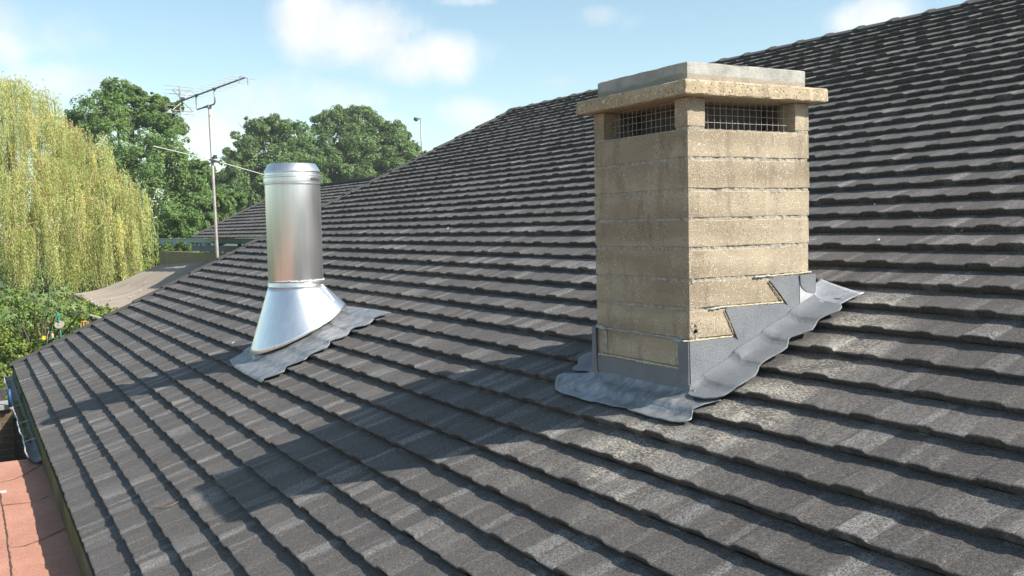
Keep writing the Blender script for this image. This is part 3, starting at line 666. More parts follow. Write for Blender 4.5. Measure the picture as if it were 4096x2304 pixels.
bead([atX(*c7(*p), XF) for p in [(640, 180), (900, 212), (1200, 262), (1400, 292), (1590, 300)]], .0030, M['seal_grey'], seed=9)
bead([atX(*c7(*p), XF-.003) for p in [(540, 160), (590, 165), (640, 195)]], .0085, M['seal_grey'], seed=10)
bead([atX(*c7(*p), XF-.003) for p in [(1420, 300), (1500, 330), (1530, 318)]], .0075, M['seal_grey'], seed=11)
# white primer bands beside the corner wraps
face_poly('primer_band', [atX(*c7(*p), XC-.0015) for p in [(615, 205), (665, 212), (672, 470), (612, 458)]], M['mortar'], chim, .0012, (-1, 0, 0))
face_poly('primer_band', [atX(*c7(*p), XC-.0015) for p in [(1455, 330), (1522, 345), (1518, 625), (1450, 610)]], M['mortar'], chim, .0012, (-1, 0, 0))
# spalled corner
r = np.random.default_rng(8); mb = MB(); c0 = atY(*c6(975, 715), YC)
for i in range(26):
    p = c0+np.array([r.uniform(-.016, .024), -.0006, r.uniform(-.040, .030)]); s = r.uniform(.003, .009)
    mb.hull([p+np.array([a*s*r.uniform(.6, 1), (-.0013 if cc else .0013), bb*s*r.uniform(.6, 1)]) for bb in (-1, 1) for cc in (0, 1) for a in (-1, 1)])
mb.build('spalled_edge', M['mortar'], chim)

# ------------------------------------------------------------------ steel flue
FP = np.array([2.339, 7.646]); fr = .219
def lathe(name, prof, mat, parent, cx, cy, n=72, smooth=True, lean=(0, 0)):
    V, F = [], []
    for (r_, z) in prof:
        for k in range(n): t = 2*math.pi*k/n; V.append((cx+r_*math.cos(t), cy+r_*math.sin(t), z))
    for i in range(len(prof)-1):
        for k in range(n): F.append((i*n+k, i*n+(k+1) % n, (i+1)*n+(k+1) % n, (i+1)*n+k))
    o = mesh_obj(name, V, F, mat, parent, smooth); 
    m = o.modifiers.new('e', 'EDGE_SPLIT'); m.split_angle = math.radians(28); return o
fz = lambda py: (lambda r_: (r_*FP[1]/r_[1])[2])(ray(740*1.59, py*1.59))   # height of the flue axis point seen at a given row
axis_z = lambda py: float(np.dot(FW, np.array([FP[0], FP[1], 0]))*0+_zsolve(py))
def _zsolve(py):
    lo_, hi_ = -2.0, 2.0
    for _ in range(40):
        mz = (lo_+hi_)/2; p = np.array([FP[0], FP[1], mz]); v = PH/2-FPX*np.dot(p, UP)/np.dot(p, FW)
        if v > py*1.59: lo_ = mz
        else: hi_ = mz
    return (lo_+hi_)/2
z_top, z_sh, z_b1, z_b2, z_ring, z_cone = [_zsolve(p) for p in (413, 437, 445, 464, 706, 719)]
flue = lathe('metal_flue', [(fr-.004, z_ring-.01), (fr, z_ring), (fr, z_b2-.006), (fr+.007, z_b2-.004), (fr+.0075, z_b2), (fr, z_b2+.004), (fr-.001, z_b2+.012), (fr+.001, z_b1-.012), (fr+.009, z_b1-.006), (fr+.009, z_b1+.004), (fr+.001, z_b1+.009), (fr, z_sh+.006), (fr-.002, z_sh+.012)], M['steel'], house, *FP)
tag(flue, 'tall stainless steel flue pipe with clamped collar above a flared cone')
lathe('flue_collar', [(fr+.003, z_sh+.004), (fr+.004, z_sh+.014), (fr-.030, z_top-.004), (fr-.036, z_top), (fr-.046, z_top), (fr-.046, z_top-.12), (fr-.05, z_top-.3)], M['steel_cone'], flue, *FP)
lathe('flue_inner', [(fr-.046, z_top-.02), (fr-.05, z_cone)], M['soot'], flue, *FP)
# clamp band with buckle
lathe('clamp_band', [(fr+.001, z_b2+.010), (fr+.007, z_b2+.012), (fr+.008, (z_b1+z_b2)/2), (fr+.007, z_b1-.012), (fr+.001, z_b1-.010)], M['steel'], flue, *FP)
def on_cyl(deg, r_, z): t = math.radians(deg); return np.array([FP[0]+r_*math.cos(t), FP[1]+r_*math.sin(t), z])
toC = math.degrees(math.atan2(-FP[1], -FP[0])); bz_ = (z_b1+z_b2)/2+.004
mb = MB(); A_, B_ = toC+42, toC+62
for a in np.linspace(A_, B_, 5): mb.bar(on_cyl(a-2, fr+.012, bz_+.008), on_cyl(a+2, fr+.012, bz_+.008), .006, .006); mb.bar(on_cyl(a, fr+.012, bz_-.012), on_cyl(a, fr+.012, bz_+.012), .005, .005)
mb.bar(on_cyl(A_, fr+.012, bz_-.006), on_cyl(B_, fr+.012, bz_-.006), .007, .007); mb.tube([on_cyl(A_-3, fr+.013, bz_), on_cyl(B_+3, fr+.013, bz_)], .006, 6); mb.build('clamp_buckle', M['steel_dark'], flue)
# sealant ring, lower band
rr = np.random.default_rng(4); pts = []
for k in range(73): t = 2*math.pi*k/72; pts.append((FP[0]+(fr+.004)*math.cos(t), FP[1]+(fr+.004)*math.sin(t), z_ring+.004+rr.normal(0, .0028)))
mb = MB(); mb.tube(pts, [.0042*rr.uniform(.6, 1.5) for _ in pts], 6, cap=False); mb.build('sealant_ring', M['silicone'], flue, smooth=True)
lathe('lower_band', [(fr+.001, z_ring-.002), (fr+.004, z_ring-.006), (fr+.004, z_cone+.010), (fr+.006, z_cone+.006), (fr+.006, z_cone+.001), (fr+.002, z_cone-.002)], M['steel'], flue, *FP)
# skewed cone down to an ellipse parallel to the roof
n = 96; V, F = [], []; rows = 14; ecx, ecy, ea, eb = 2.335, 7.62, .388, .375; lift_c = .090
for i in range(rows+1):
    f = i/rows
    for k in range(n):
        t = 2*math.pi*k/n; top = np.array([FP[0]+(fr+.003)*math.cos(t), FP[1]+(fr+.003)*math.sin(t), z_cone])
        bxp, byp = ecx+ea*math.cos(t), ecy+eb*math.sin(t); bot = np.array([bxp, byp, roofz(bxp)+lift_c])
        V.append(top*(1-f)+bot*f)
for i in range(rows):
    for k in range(n): F.append((i*n+k, (i+1)*n+k, (i+1)*n+(k+1) % n, i*n+(k+1) % n))
o = mesh_obj('storm_cone', V, F, M['steel_cone'], flue, smooth=True); m = o.modifiers.new('t', 'SOLIDIFY'); m.thickness = .004; m.offset = -1
# bright seam with sealant down the up-slope side
t = math.radians(-42); seam = []
for f in np.linspace(-.03, .62, 14):
    top = np.array([FP[0]+(fr+.006)*math.cos(t), FP[1]+(fr+.006)*math.sin(t), z_cone]); bxp, byp = ecx+ea*math.cos(t), ecy+eb*math.sin(t); bot = np.array([bxp, byp, roofz(bxp)+lift_c]); seam.append(top*(1-f)+bot*f+rr.normal(0, .001, 3))
mb = MB(); mb.tube(seam, [.012 if i < 4 else .007 for i in range(len(seam))], 6); mb.build('cone_seam', M['silicone'], flue, smooth=True)
# dark inner cone and lead skirt
V, F = [], []
for i in range(9):
    f = i/8
    for k in range(n):
        t = 2*math.pi*k/n; a_ = .30+.10*f; bxp, byp = ecx+a_*math.cos(t), ecy+a_*.9*math.sin(t); V.append((bxp, byp, roofz(bxp)+.17*(1-f)**1.4+.022))
for i in range(8):
    for k in range(n): F.append((i*n+k, (i+1)*n+k, (i+1)*n+(k+1) % n, i*n+(k+1) % n))
mesh_obj('lead_sleeve', V, F, M['lead'], flue, smooth=True)
sk = plan(c5, [(100, 1188), (230, 1270), (380, 1350), (465, 1392), (480, 1358), (600, 1318), (740, 1255), (768, 1205), (900, 1150), (1010, 1098), (1045, 1065), (1180, 1005), (1290, 950), (1328, 890), (1430, 850), (1535, 800), (1580, 738), (1640, 706)], .02)
sk2 = plan(c5, [(1645, 705), (1700, 695), (1760, 680), (1822, 648), (1880, 590), (1960, 560), (2090, 508)], .02)
far = [(2.77, 7.0), (2.76, 7.4), (2.72, 7.80), (2.60, 8.02), (2.35, 8.10), (2.05, 8.06), (1.86, 7.98)]
angs = lambda P: [(ecx+.36*math.cos(math.atan2(p[1]-ecy, p[0]-ecx)), ecy+.32*math.sin(math.atan2(p[1]-ecy, p[0]-ecx))) for p in P]
ring = sk+sk2+far+[sk[0]]
drape_loft(angs(ring), ring, 16, 'lead_skirt', M['lead'], flue, lift=.007, inner_z=[.03], smooth_k=.3, stiff=.6)
lapp = plan(c5, [(1300, 618), (1450, 650), (1560, 690), (1645, 706)], .03)
mb = MB(); mb.tube([(p[0], p[1], roofz(p[0])+.034) for p in lapp], .004, 6); mb.build('lead_lap', M['lead'], flue)

# ------------------------------------------------------------------ aerial on its mast beside the gable
MP = np.array([3.30, 14.80]); z_m = 2.02
aer = empty('television_aerial', (MP[0], MP[1], -1.2), label='long many-element television aerial on a tall mast rising behind the gable edge', cat='aerial')
mast_b = atY(871, 1050, 14.8); mast_t = atY(837, 425, 14.8)
dm = (mast_t-mast_b); base = mast_b-dm*.25
mb = MB(); mb.tube([base, mast_b, (mast_b+mast_t)/2, mast_t], [.024, .0235, .0225, .021], 12); mb.build('mast', M['mast'], aer, smooth=True)
c4 = lambda x, y: (600+x/3.45, 280+y/3.45)
def yp(x, y, Y): return atY(*c4(x, y), Y)
A_ = yp(405, 437, 15.55); B_ = yp(1312, 104, 14.02); bd = (B_-A_)/np.linalg.norm(B_-A_)
mb = MB(); mb.tube([A_, B_], .0125, 8); mb.build('boom', M['alu_dark'], aer, smooth=True)
side = np.cross(bd, (0, 0, 1.0)); side /= np.linalg.norm(side)     # elements lie level and square to the boom
pxf = lambda f: A_+(B_-A_)*f
mb = MB()
for i, f in enumerate(np.linspace(.06, .955, 12)):
    p = pxf(f)+np.array([0, 0, .012]); hl = .30-.03*f if i else .30
    hl = .225
    mb.tube([p-side*hl, p+side*hl], .0028, 6)
    mb.box(p[0]-.014, p[0]+.014, p[1]-.014, p[1]+.014, p[2]-.010, p[2]+.008)
mb.build('director', M['alu'], aer)
zu = np.array([0, 0, 1.0]); rb = pxf(.012)
mb = MB(); mb.bar(rb+zu*.235-side*.0, rb-zu*.205, .020, .014, up=bd); mb.build('reflector_bar', M['alu'], aer)
mb = MB()
for dz in (.228, .168, .108, -.075, -.135, -.188):
    q = rb+zu*dz-bd*.01; mb.tube([q-side*.26, q+side*.26], .0045, 6)
mb.build('reflector_rod', M['alu'], aer)
for sg in (1, -1):
    q = pxf(.05); w_ = .17; tri = [q+zu*.02*sg, q-side*w_+zu*.15*sg, q-side*(w_-.02)+zu*.165*sg, q+side*(w_-.02)+zu*.165*sg, q+side*w_+zu*.15*sg, q+zu*.02*sg]
    mb = MB(); mb.tube(tri, .0048, 6); mb.build('dipole', M['alu'], aer)
q = pxf(.055); mb = MB(); mb.box(q[0]-.03, q[0]+.03, q[1]-.03, q[1]+.03, q[2]-.005, q[2]+.045); mb.build('junction_box', M['black'], aer, bevel=.006)
# front hoop
q = pxf(.985); mb = MB(); mb.tube([q-side*.065-zu*.095, q-side*.055+zu*.02, q+side*.07+zu*.02, q+side*.09-zu*.09], .005, 6); mb.build('front_hoop', M['alu'], aer)
# U bracket from mast head to boom
pL = yp(648, 345, 15.12); pL2 = yp(655, 520, 15.12); pR = yp(900, 240, 14.70); pR2 = yp(908, 420, 14.70)
pL = pxf(.27)-zu*.008; pR = pxf(.55)-zu*.008
def lerp(a, b_, f): return a+(b_-a)*f
lowL = pL-zu*.205; lowR = pR-zu*.215
mb = MB(); mb.tube([pL, lerp(pL, lowL, .9), lerp(lowL, lowR, .04), lerp(lowL, lowR, .5), lerp(lowL, lowR, .94), lerp(lowR, pR, .12), pR], .0125, 8); mb.build('cradle', M['alu'], aer, smooth=True)
mid = lerp(lowL, lowR, .58)
mb = MB(); mb.bar(lerp(lowL, lowR, .42), lerp(lowL, lowR, .68), .04, .022); mb.box(mast_t[0]-.028, mast_t[0]+.028, mast_t[1]-.028, mast_t[1]+.028, mast_t[2]-.03, mast_t[2]+.02); mb.bar(mast_t, mid, .035, .035, up=(1, 0, 0)); mb.build('mast_clamp', M['alu_dark'], aer, bevel=.003)
for f in (.27, .55):
    q = pxf(f); mb = MB(); mb.bar(q-bd*.03, q+bd*.03, .034, .034); mb.build('boom_clamp', M['alu_dark'], aer, bevel=.003)
# the lower single dipole clamped across the mast
c_ = yp(885, 1240, 14.76)
rodm = empty('radio_dipole', tuple(c_), label='thin slanting pale rod aerial clamped across the middle of the mast', cat='aerial')
mb = MB(); mb.tube([yp(45, 1050, 14.76), yp(835, 1238, 14.76)], .0065, 8); mb.build('rod', M['white'], rodm)
e2 = yp(965, 1272, 14.76); e3 = yp(1600, 1452, 14.76); mb = MB(); mb.tube([e2, e3+(e3-e2)*.06], .0065, 8); mb.build('rod', M['white'], rodm)
mb = MB(); mb.bar(yp(820, 1236, 14.75), yp(965, 1274, 14.75), .035, .030); h_ = yp(900, 1225, 14.74); mb.tube([h_, h_+np.array([0, 0, .055])], [.034, .030], 12); mb.build('hub', M['black'], rodm, bevel=.004)
mb = MB(); mb.tube([yp(905, 1268, 14.80), yp(730, 1310, 14.95)], .010, 8); mb.build('arm', M['alu_dark'], rodm)

# ------------------------------------------------------------------ setting
Vg_, Fg_ = [], []; Rg = 900
ground = mesh_obj('ground', [(-Rg, -Rg, -4.6), (Rg, -Rg, -4.6), (Rg, Rg, -4.6), (-Rg, Rg, -4.6)], [(0, 1, 2, 3)], M['grass']); tag(ground, kind='structure')

# red felt flat roof below the eave
PZ = -1.935; fl = empty('flat_roof_annexe', (-1.2, 4, -4.6), label='low annexe with a red mineral felt flat roof against the eave', cat='annexe')
mb = MB(); mb.box(-3.2, X0+.40, -3.0, 9.30, PZ-.10, PZ); mb.build('felt_roof', M['felt'], fl)
mb = MB(); mb.box(-3.1, X0+.38, -2.9, 9.2, -4.6, PZ-.102); mb.build('wall', M['brick'], fl)
def seam(pts, wd=.006, seed=1):
    rr = np.random.default_rng(seed); mb = MB(); P = []
    for a, b_ in zip(pts[:-1], pts[1:]):
        a = np.array(a); b_ = np.array(b_); n = max(2, int(np.linalg.norm(b_-a)/.05))
        P += [a+(b_-a)*i/n for i in range(n)]
    P.append(np.array(pts[-1])); V = []; 
    d = (P[-1]-P[0])/np.linalg.norm(P[-1]-P[0]); nn = np.array([-d[1], d[0]])
    for p in P:
        p = p+nn*rr.normal(0, wd*.5); w_ = wd*rr.uniform(.5, 1.3); V += [(p[0]-nn[0]*w_, p[1]-nn[1]*w_, PZ+.0042), (p[0]+nn[0]*w_, p[1]+nn[1]*w_, PZ+.0046)]
    return V, [(2*i, 2*i+1, 2*i+3, 2*i+2) for i in range(len(P)-1)]
c8 = lambda x, y: (x*.6585, 1350+y*.6585)
for i, s_ in enumerate([[(0, 940), (30, 1110), (50, 1270), (72, 1449)], [(10, 1022), (110, 1012), (215, 1000), (300, 965)], [(50, 1280), (150, 1270), (290, 1215), (400, 1160)], [(0, 885), (90, 862), (165, 825), (262, 765)]]):
    V, F = seam([atZ(*c8(*p), PZ)[:2] for p in s_], .0045, i); o = mesh_obj('felt_seam', V, F, M['felt_seam'], fl)
lv = atZ(*c8(8, 941), PZ); mb = MB(); mb.hull([lv+np.array([a*.035, b_*.02, c*.008]) for c in (0, 1) for b_ in (-1, 1) for a in (-1, 1)]); o = mb.build('paint_flake', M['white']); tag(o, 'white flake lying on the red felt roof at the left edge', 'debris')

# brown brick garden wall beyond it
wl = empty('garden_wall', (-1.5, 11.6, -4.6), label='dark brown brick garden wall with grey coping beyond the red felt roof', cat='wall')
cz = atY(30, 1640, 11.4)[2]
mb = MB(); mb.box(-5.0, X0-.135, 11.45, 11.68, -4.6, cz); mb.box(X0-.135, X0+.46, 11.47, 11.66, -4.6, -1.96); mb.build('brickwork', M['brick'], wl)
mb = MB(); mb.box(-5.0, X0-.13, 11.40, 11.73, cz, cz+.055); mb.build('coping', M['coping'], wl, bevel=.008)
mb = MB(); p_ = atY(41, 1590, 11.36); mb.tube([p_-np.array([0, 0, .10]), p_+np.array([-.01, 0, .09])], .020, 8); o = mb.build('blue_pole', M['blue'], smooth=True); tag(o, 'short blue post standing at the coping of the brown brick wall', 'pole')

fz_ = atY(20, 1552, 12.6)[2]; mb = MB(); mb.box(-5.2, X0-.16, 12.55, 12.62, -4.6, fz_); o = mb.build('dark_panel', M['dark_wood'], bevel=.004); tag(o, 'dark panel showing just above the coping of the brown brick wall', 'fence')  # plain dark upright panel filling the band above the coping
# curved corrugated lean-to roof beyond the gable
k30 = 30/22.0; pr = [atY(x, y, 30.0) for (x, y) in [(290, 1178), (345, 1170), (406, 1159), (480, 1131), (560, 1094), (620, 1067), (679, 1043), (745, 1026)]]
pr.append(np.array([6.4, 30, pr[-1][2]+.03])); pr = np.array([(p[0], p[2]) for p in pr])
yn = atZ(435, 1265, pr[0][1])[1]; sx = np.linspace(pr[0, 0], pr[-1, 0], 40); sz = np.interp(sx, pr[:, 0], pr[:, 1])
for _ in range(3): sz[1:-1] = (sz[:-2]+sz[1:-1]*2+sz[2:])/4
V, F = [], []; ny = 340; ya_, yb2 = 30.0, 19.6
for j in range(ny+1):
    y = ya_+(yb2-ya_)*j/ny; rip = .018*math.sin(j*2*math.pi/8.5)+.004*math.sin(j*.21)
    for i in range(40): V.append((sx[i], y, sz[i]+.022*(30-y)*max(0, (sx[i]-4.2)/2.2)+rip+.012*math.sin(sx[i]*3+y*.7)))
for j in range(ny):
    for i in range(39): a = j*40+i; F.append((a, a+1, a+41, a+40))
sh = empty('corrugated_shelter', (4, 25, -4.6), label='lean-to shelter with a sagging brown corrugated roof beyond the gable edge', cat='shelter')
o = mesh_obj('corrugated_roof', V, F, M['sheet'], sh, smooth=True); m = o.modifiers.new('t', 'SOLIDIFY'); m.thickness = .012
mb = MB(); mb.box(sx[0]+.01, sx[0]+.07, yb2, ya_, sz[0]-.17, sz[0]-.035); mb.build('edge_beam', M['dark_wood'], sh)
for (x, y) in ((sx[0]+.1, yb2+.3), (sx[0]+.1, 24.8), (sx[0]+.1, ya_-.3), (4.2, yb2+.3)): mb = MB(); mb.box(x-.05, x+.05, y-.05, y+.05, -4.6, float(np.interp(x, sx, sz))-.03); mb.build('post', M['dark_wood'], sh)
r = np.random.default_rng(21); cc = []
for i in range(42):
    if i < 22: px, py = 300+r.uniform(0, 135), 0; px = 375+r.uniform(-10, 72); py = 1212+(px-375)*.62+r.normal(0, 6)
    else: px, py = r.uniform(380, 860), 0; py = np.interp(px, [380, 860], [1200, 1070])+r.uniform(-30, 40)
    cc.append((px, py))
V, F = [], []
for (px, py) in cc:
    rr_ = ray(px, py); best = None
    for D in np.arange(19, 32, .02):
        p = rr_*D
        if sx[0] < p[0] < sx[-1] and yb2 < p[1] < ya_ and p[2] < np.interp(p[0], sx, sz)+.03: best = p; break
    if best is None: continue
    s = r.uniform(.010, .022); b_ = len(V); p = best+np.array([0, 0, .03]); V += [p+(-s, -s, 0), p+(s, -s, 0), p+(s, s, 0), p+(-s, s, 0), p+(0, 0, .012)]; F += [(b_, b_+1, b_+4), (b_+1, b_+2, b_+4), (b_+2, b_+3, b_+4), (b_+3, b_, b_+4)]
o = mesh_obj('white_lichen', V, F, M['white'], sh); tag(o, kind='stuff')

# ------------------------------------------------------------------ the far wing with teal fascia
wd = np.array([-0.06187771, 0.99808374, 0.0]); wn = np.array([wd[1], -wd[0], 0.0])      # along the eave, and up-slope (horizontal)
wz = -0.161; W0 = atZ(1067, 958, wz); W1 = atZ(633, 956, wz); WS = 0.4405
wing = empty('far_wing', (6.5, 24, -4.6), label='neighbouring building wing with dark tiled roof, teal fascia and blue rafter ends', cat='building')
wux = wn*math.cos(WS)+np.array([0, 0, math.sin(WS)]); wnn = -wn*math.sin(WS)+np.array([0, 0, math.cos(WS)])
def onwing(px, py):
    r_ = ray(px, py); t = np.dot(W0+np.array([0, 0, .05]), wnn)/np.dot(r_, wnn); p = r_*t-W0; return np.dot(p, wux), np.dot(p, wd)
hipA = onwing(756, 956); hipB = onwing(1165, 752); rA = onwing(1400, 725); rB = onwing(1578, 702)
UR = (hipB[0]+rA[0]+rB[0])/3; print('wing', hipA, hipB, rA, rB)
hip_at = lambda u: hipA[1]+(hipB[1]-hipA[1])*(u-hipA[0])/(hipB[0]-hipA[0])
ncw = max(6, int(round(UR/G))); ca = []
for k in range(ncw):
    ca.append(course_samples(k+7, -9.0, hip_at(k*G), 3))
V, F, P, SM = tile_rows(ca, W0+np.array([0, 0, .03]), wux, wd, wnn, .024)
mesh_obj('roof', V, F, M['tile'], wing, attrs={'patch': P*.6, 'stain': P*0})
WP = lambda u, v, n: W0+wux*u+wd*v+wnn*n+np.array([0, 0, .03])
mb = MB(); UE = ncw*G
mb.tube([WP(0, hip_at(0), .03), WP(UE, hip_at(UE), .03)], .035, 6); mb.tube([WP(UE, hip_at(UE), .03), WP(UE, -9, .03)], .035, 6); mb.build('ridge_cap', M['cap_tile'], wing)
far_b = WP(UE, hip_at(UE), 0); nb = WP(UE, -9, 0); dn = wn*UE*math.cos(WS); 
mb = MB(); mb.add([far_b, nb, nb+dn-np.array([0, 0, UE*math.sin(WS)]), far_b+dn-np.array([0, 0, UE*math.sin(WS)])+wd*6], [(0, 1, 2, 3)])
mb.add([WP(0, hip_at(0), 0), far_b, far_b+dn-np.array([0, 0, UE*math.sin(WS)])+wd*6], [(0, 1, 2)]); mb.build('back_slope', M['cap_tile'], wing)
e0 = W0-wd*9; e1 = W1
mb = MB(); mb.bar(e0+np.array([0, 0, -.045])-wn*.02, e1+np.array([0, 0, -.045])-wn*.02, .03, .085); mb.build('fascia', M['teal'], wing)
mb = MB(); mb.bar(e0+np.array([0, 0, .004])-wn*.045, e1+np.array([0, 0, .004])-wn*.045, .07, .016); mb.build('gutter_edge', M['teal'], wing)
Lw = np.linalg.norm(e1-e0); s_ = Lw-.3; 
while s_ > 0:
    q = e0+(e1-e0)*(s_/Lw); mb = MB(); mb.hull([q+wd*a*.025+wn*(b_*.085)+np.array([0, 0, z]) for (z, _) in ((-.165, 0), (-.09, 0)) for b_ in (0, 1) for a in (-1, 1)]); mb.build('rafter_end', M['blue'], wing); s_ -= 1.75
mb = MB(); mb.bar(e0+wn*.42+np.array([0, 0, -.27]), e1+wn*.42-wd*2.3+np.array([0, 0, -.27]), .06, .16); mb.build('wall_plate', M['blue'], wing)
e2w = W0+wd*(hip_at(0)-.3); MB().bar(e0+wn*.3+np.array([0, 0, -.088]), e2w+wn*.3+np.array([0, 0, -.088]), .6, .012).build('soffit', M['blue'], wing)
q1 = atX(745, 1000, 5.85)
mb = MB(); a_ = e0+wn*.5; b_ = W0+wd*(q1[1]-W0[1])+wn*.5
mb.hull([a_+[0, 0, -4.4], a_+wn*.2+[0, 0, -4.4], b_+[0, 0, -4.4], b_+wn*.2+[0, 0, -4.4], a_+[0, 0, -.35], a_+wn*.2+[0, 0, -.35], b_+[0, 0, -.35], b_+wn*.2+[0, 0, -.35]]); mb.build('wall', M['yellow_wall'], wing)

# ------------------------------------------------------------------ street lamp far off
sp_ = atD(1687, 600, 85.0); st_ = atD(1683, 476, 85.0)
lampo = empty('street_lamp', (sp_[0], sp_[1], -4.6), label='grey street lamp with a short arm standing beyond the trees', cat='street lamp')
mb = MB(); mb.tube([(sp_[0], sp_[1], -4.6), (sp_[0], sp_[1], sp_[2]), (sp_[0]-.02, sp_[1], st_[2])], [.11, .07, .055], 10); mb.build('lamp_post', M['lamp_grey'], lampo, smooth=True)
hd = atD(1656, 479, 85.0); mb = MB(); mb.tube([(sp_[0]-.02, sp_[1], st_[2]), atD(1668, 475, 85.0)], .05, 8); mb.build('lamp_arm', M['lamp_grey'], lampo)
mb = MB(); mb.tube([atD(1672, 477, 85), atD(1666, 477, 85), atD(1658, 478, 85), atD(1656, 481, 85)], [.10, .19, .17, .06], 10); mb.build('lamp_head', M['black'], lampo, smooth=True)

# ------------------------------------------------------------------ vegetation
def leaves_mesh(C, N, size, aspect=.55, tint=None, warm=None, rng=None, droop=0.0, fold=.25):
    """diamond leaves: centres C, normals N -> arrays"""
    n = len(C); a = rng.normal(size=(n, 3)); a[:, 2] -= droop; t = a-N*(a*N).sum(1)[:, None]; t /= np.linalg.norm(t, axis=1)[:, None]+1e-9; b = np.cross(N, t)
    s = size if np.ndim(size) else np.full(n, size); s = s[:, None]
    V = np.stack([C-t*s, C+b*s*aspect+N*s*fold*.5, C+t*s, C-b*s*aspect+N*s*fold*.5], 1).reshape(-1, 3); i = np.arange(n)*4
    F = np.stack([i, i+1, i+2, i+3], 1); return V, F
def crown_points(clumps, per, rng, sub=26, subr=.30, shell=(.72, 1.05)):
    """clumps: (centre, radius). leaves gather in sub-clumps on each clump"""
    C, N, T = [], [], []
    for (c, R) in clumps:
        c = np.array(c)
        for _ in range(sub):
            d = rng.normal(size=3); d /= np.linalg.norm(d); d[2] = d[2]*.95+.05; far_ = rng.random() < .16; rr_ = R*(rng.uniform(1.08, 1.32) if far_ else rng.uniform(*shell)); sc = c+d*rr_*np.array([1, 1, .9]); sr = R*subr*(rng.uniform(.25, .5) if far_ else rng.uniform(.55, 1.35))
            m = int(per*rng.uniform(.7, 1.3)*(.22 if far_ else 1)); q = rng.normal(size=(m, 3)); q /= np.linalg.norm(q, axis=1)[:, None]; rad = sr*rng.uniform(.35, 1.0, m)**.5*1.0
            C.append(sc+q*rad[:, None]*np.array([1.05, 1.05, .95])); nn = q*.7+d*.5+np.array([0, 0, .55])+rng.normal(size=(m, 3))*.55; N.append(nn/np.linalg.norm(nn, axis=1)[:, None]); T.append(np.full(m, rng.uniform(-.18, .18))+rng.uniform(-.25, .25, m)+.5)
    return np.concatenate(C), np.concatenate(N), np.concatenate(T)
def tree(name, base, clumps, per, size, mat, label, group=None, seed=1, trunk_r=.3, sub=26, subr=.30, warm=.15, cat='tree', core=.55, limbs=True, parent_label=None):
    rng = np.random.default_rng(seed); o = empty(name, base, label=label, cat=cat, group=group)
    C, N, T = crown_points(clumps, per, rng, sub, subr)
    C2, N2, T2 = crown_points([(c, R*core) for (c, R) in clumps], int(per*.7), rng, max(8, sub//2), .45)
    C = np.concatenate([C, C2]); N = np.concatenate([N, N2]); T = np.concatenate([T, T2])
    s = size*rng.uniform(.6, 1.3, len(C)); V, F = leaves_mesh(C, N, s, .55, rng=rng)
    W = np.clip(rng.normal(warm, .18, len(C)), 0, 1)*(rng.random(len(C)) < .5)
    mesh_obj('crown', V, F, mat, o, attrs={'tint': np.clip(T, 0, 1), 'warm': W})
    mb = MB(); b_ = np.array(base, float); cs = [np.array(c) for c, _ in clumps]; mean = np.mean(cs, 0); fork = np.array([b_[0]*.5+mean[0]*.5, b_[1]*.5+mean[1]*.5, b_[2]+(mean[2]-b_[2])*.45])
    mb.tube([b_, (b_+fork)/2+rng.normal(0, .05, 3), fork], [trunk_r, trunk_r*.8, trunk_r*.6], 10)
    if limbs:
        for (c, R) in clumps:
            c = np.array(c); e = c+rng.normal(0, R*.25, 3); m_ = (fork+e)/2+rng.normal(0, R*.12, 3); mb.tube([fork, m_, e], [trunk_r*.42, trunk_r*.25, trunk_r*.07], 6)
            for _ in range(5):
                d = rng.normal(size=3); d /= np.linalg.norm(d); mb.tube([e, e+d*R*.45, e+d*R*.85+np.array([0, 0, .1*R])], [trunk_r*.10, trunk_r*.06, trunk_r*.02], 5)
    mb.build('trunk', M['bark'], o, smooth=True); return o
def cl(px, py, r_, D, jit=0):
    """clump from display coordinates (2576 wide), at depth D"""
    return (atD(px*1.59, py*1.59, D), r_*1.59/FPX*D)
g_ = 'broadleaved trees beyond the houses'
tree('broadleaf_tree', (atD(450, 900, 44)[0], atD(450, 900, 44)[1], -4.6),
     [cl(290, 235, 40, 44), cl(262, 285, 62, 43), cl(325, 300, 62, 44), cl(212, 318, 45, 43.5), cl(185, 330, 32, 44), cl(400, 262, 28, 44.5), cl(398, 300, 42, 44), cl(432, 320, 32, 43.5), cl(345, 245, 25, 44), cl(445, 268, 14, 44), cl(280, 380, 85, 42), cl(390, 390, 75, 42.5),
      cl(440, 430, 62, 42), cl(330, 470, 90, 41), cl(470, 470, 55, 42), cl(300, 560, 90, 42), cl(410, 560, 90, 41), cl(490, 545, 60, 41.5), cl(430, 640, 70, 43), cl(330, 640, 70, 43), cl(230, 450, 80, 44), cl(540, 520, 45, 41.5), cl(505, 430, 30, 42)],
     125, .072, M['oak'], 'tall dark green tree behind the willow and the aerial', g_, 3, .35, sub=30)
tree('broadleaf_tree', (atD(660, 700, 60)[0], atD(660, 700, 60)[1], -4.6),
     [cl(640, 345, 45, 60), cl(690, 325, 38, 60), cl(740, 350, 45, 61), cl(600, 400, 40, 59), cl(590, 440, 40, 58), cl(660, 410, 60, 59), cl(720, 420, 60, 59), cl(640, 480, 60, 58), cl(720, 500, 60, 58), cl(570, 500, 40, 57), cl(590, 530, 35, 57), cl(770, 470, 50, 60), cl(765, 400, 45, 61), cl(620, 450, 60, 59), cl(680, 470, 70, 60), cl(565, 470, 45, 58)],
     130, .095, M['oak_far'], 'rounded mid green tree between the mast and the steel flue', g_, 4, .4, sub=30)
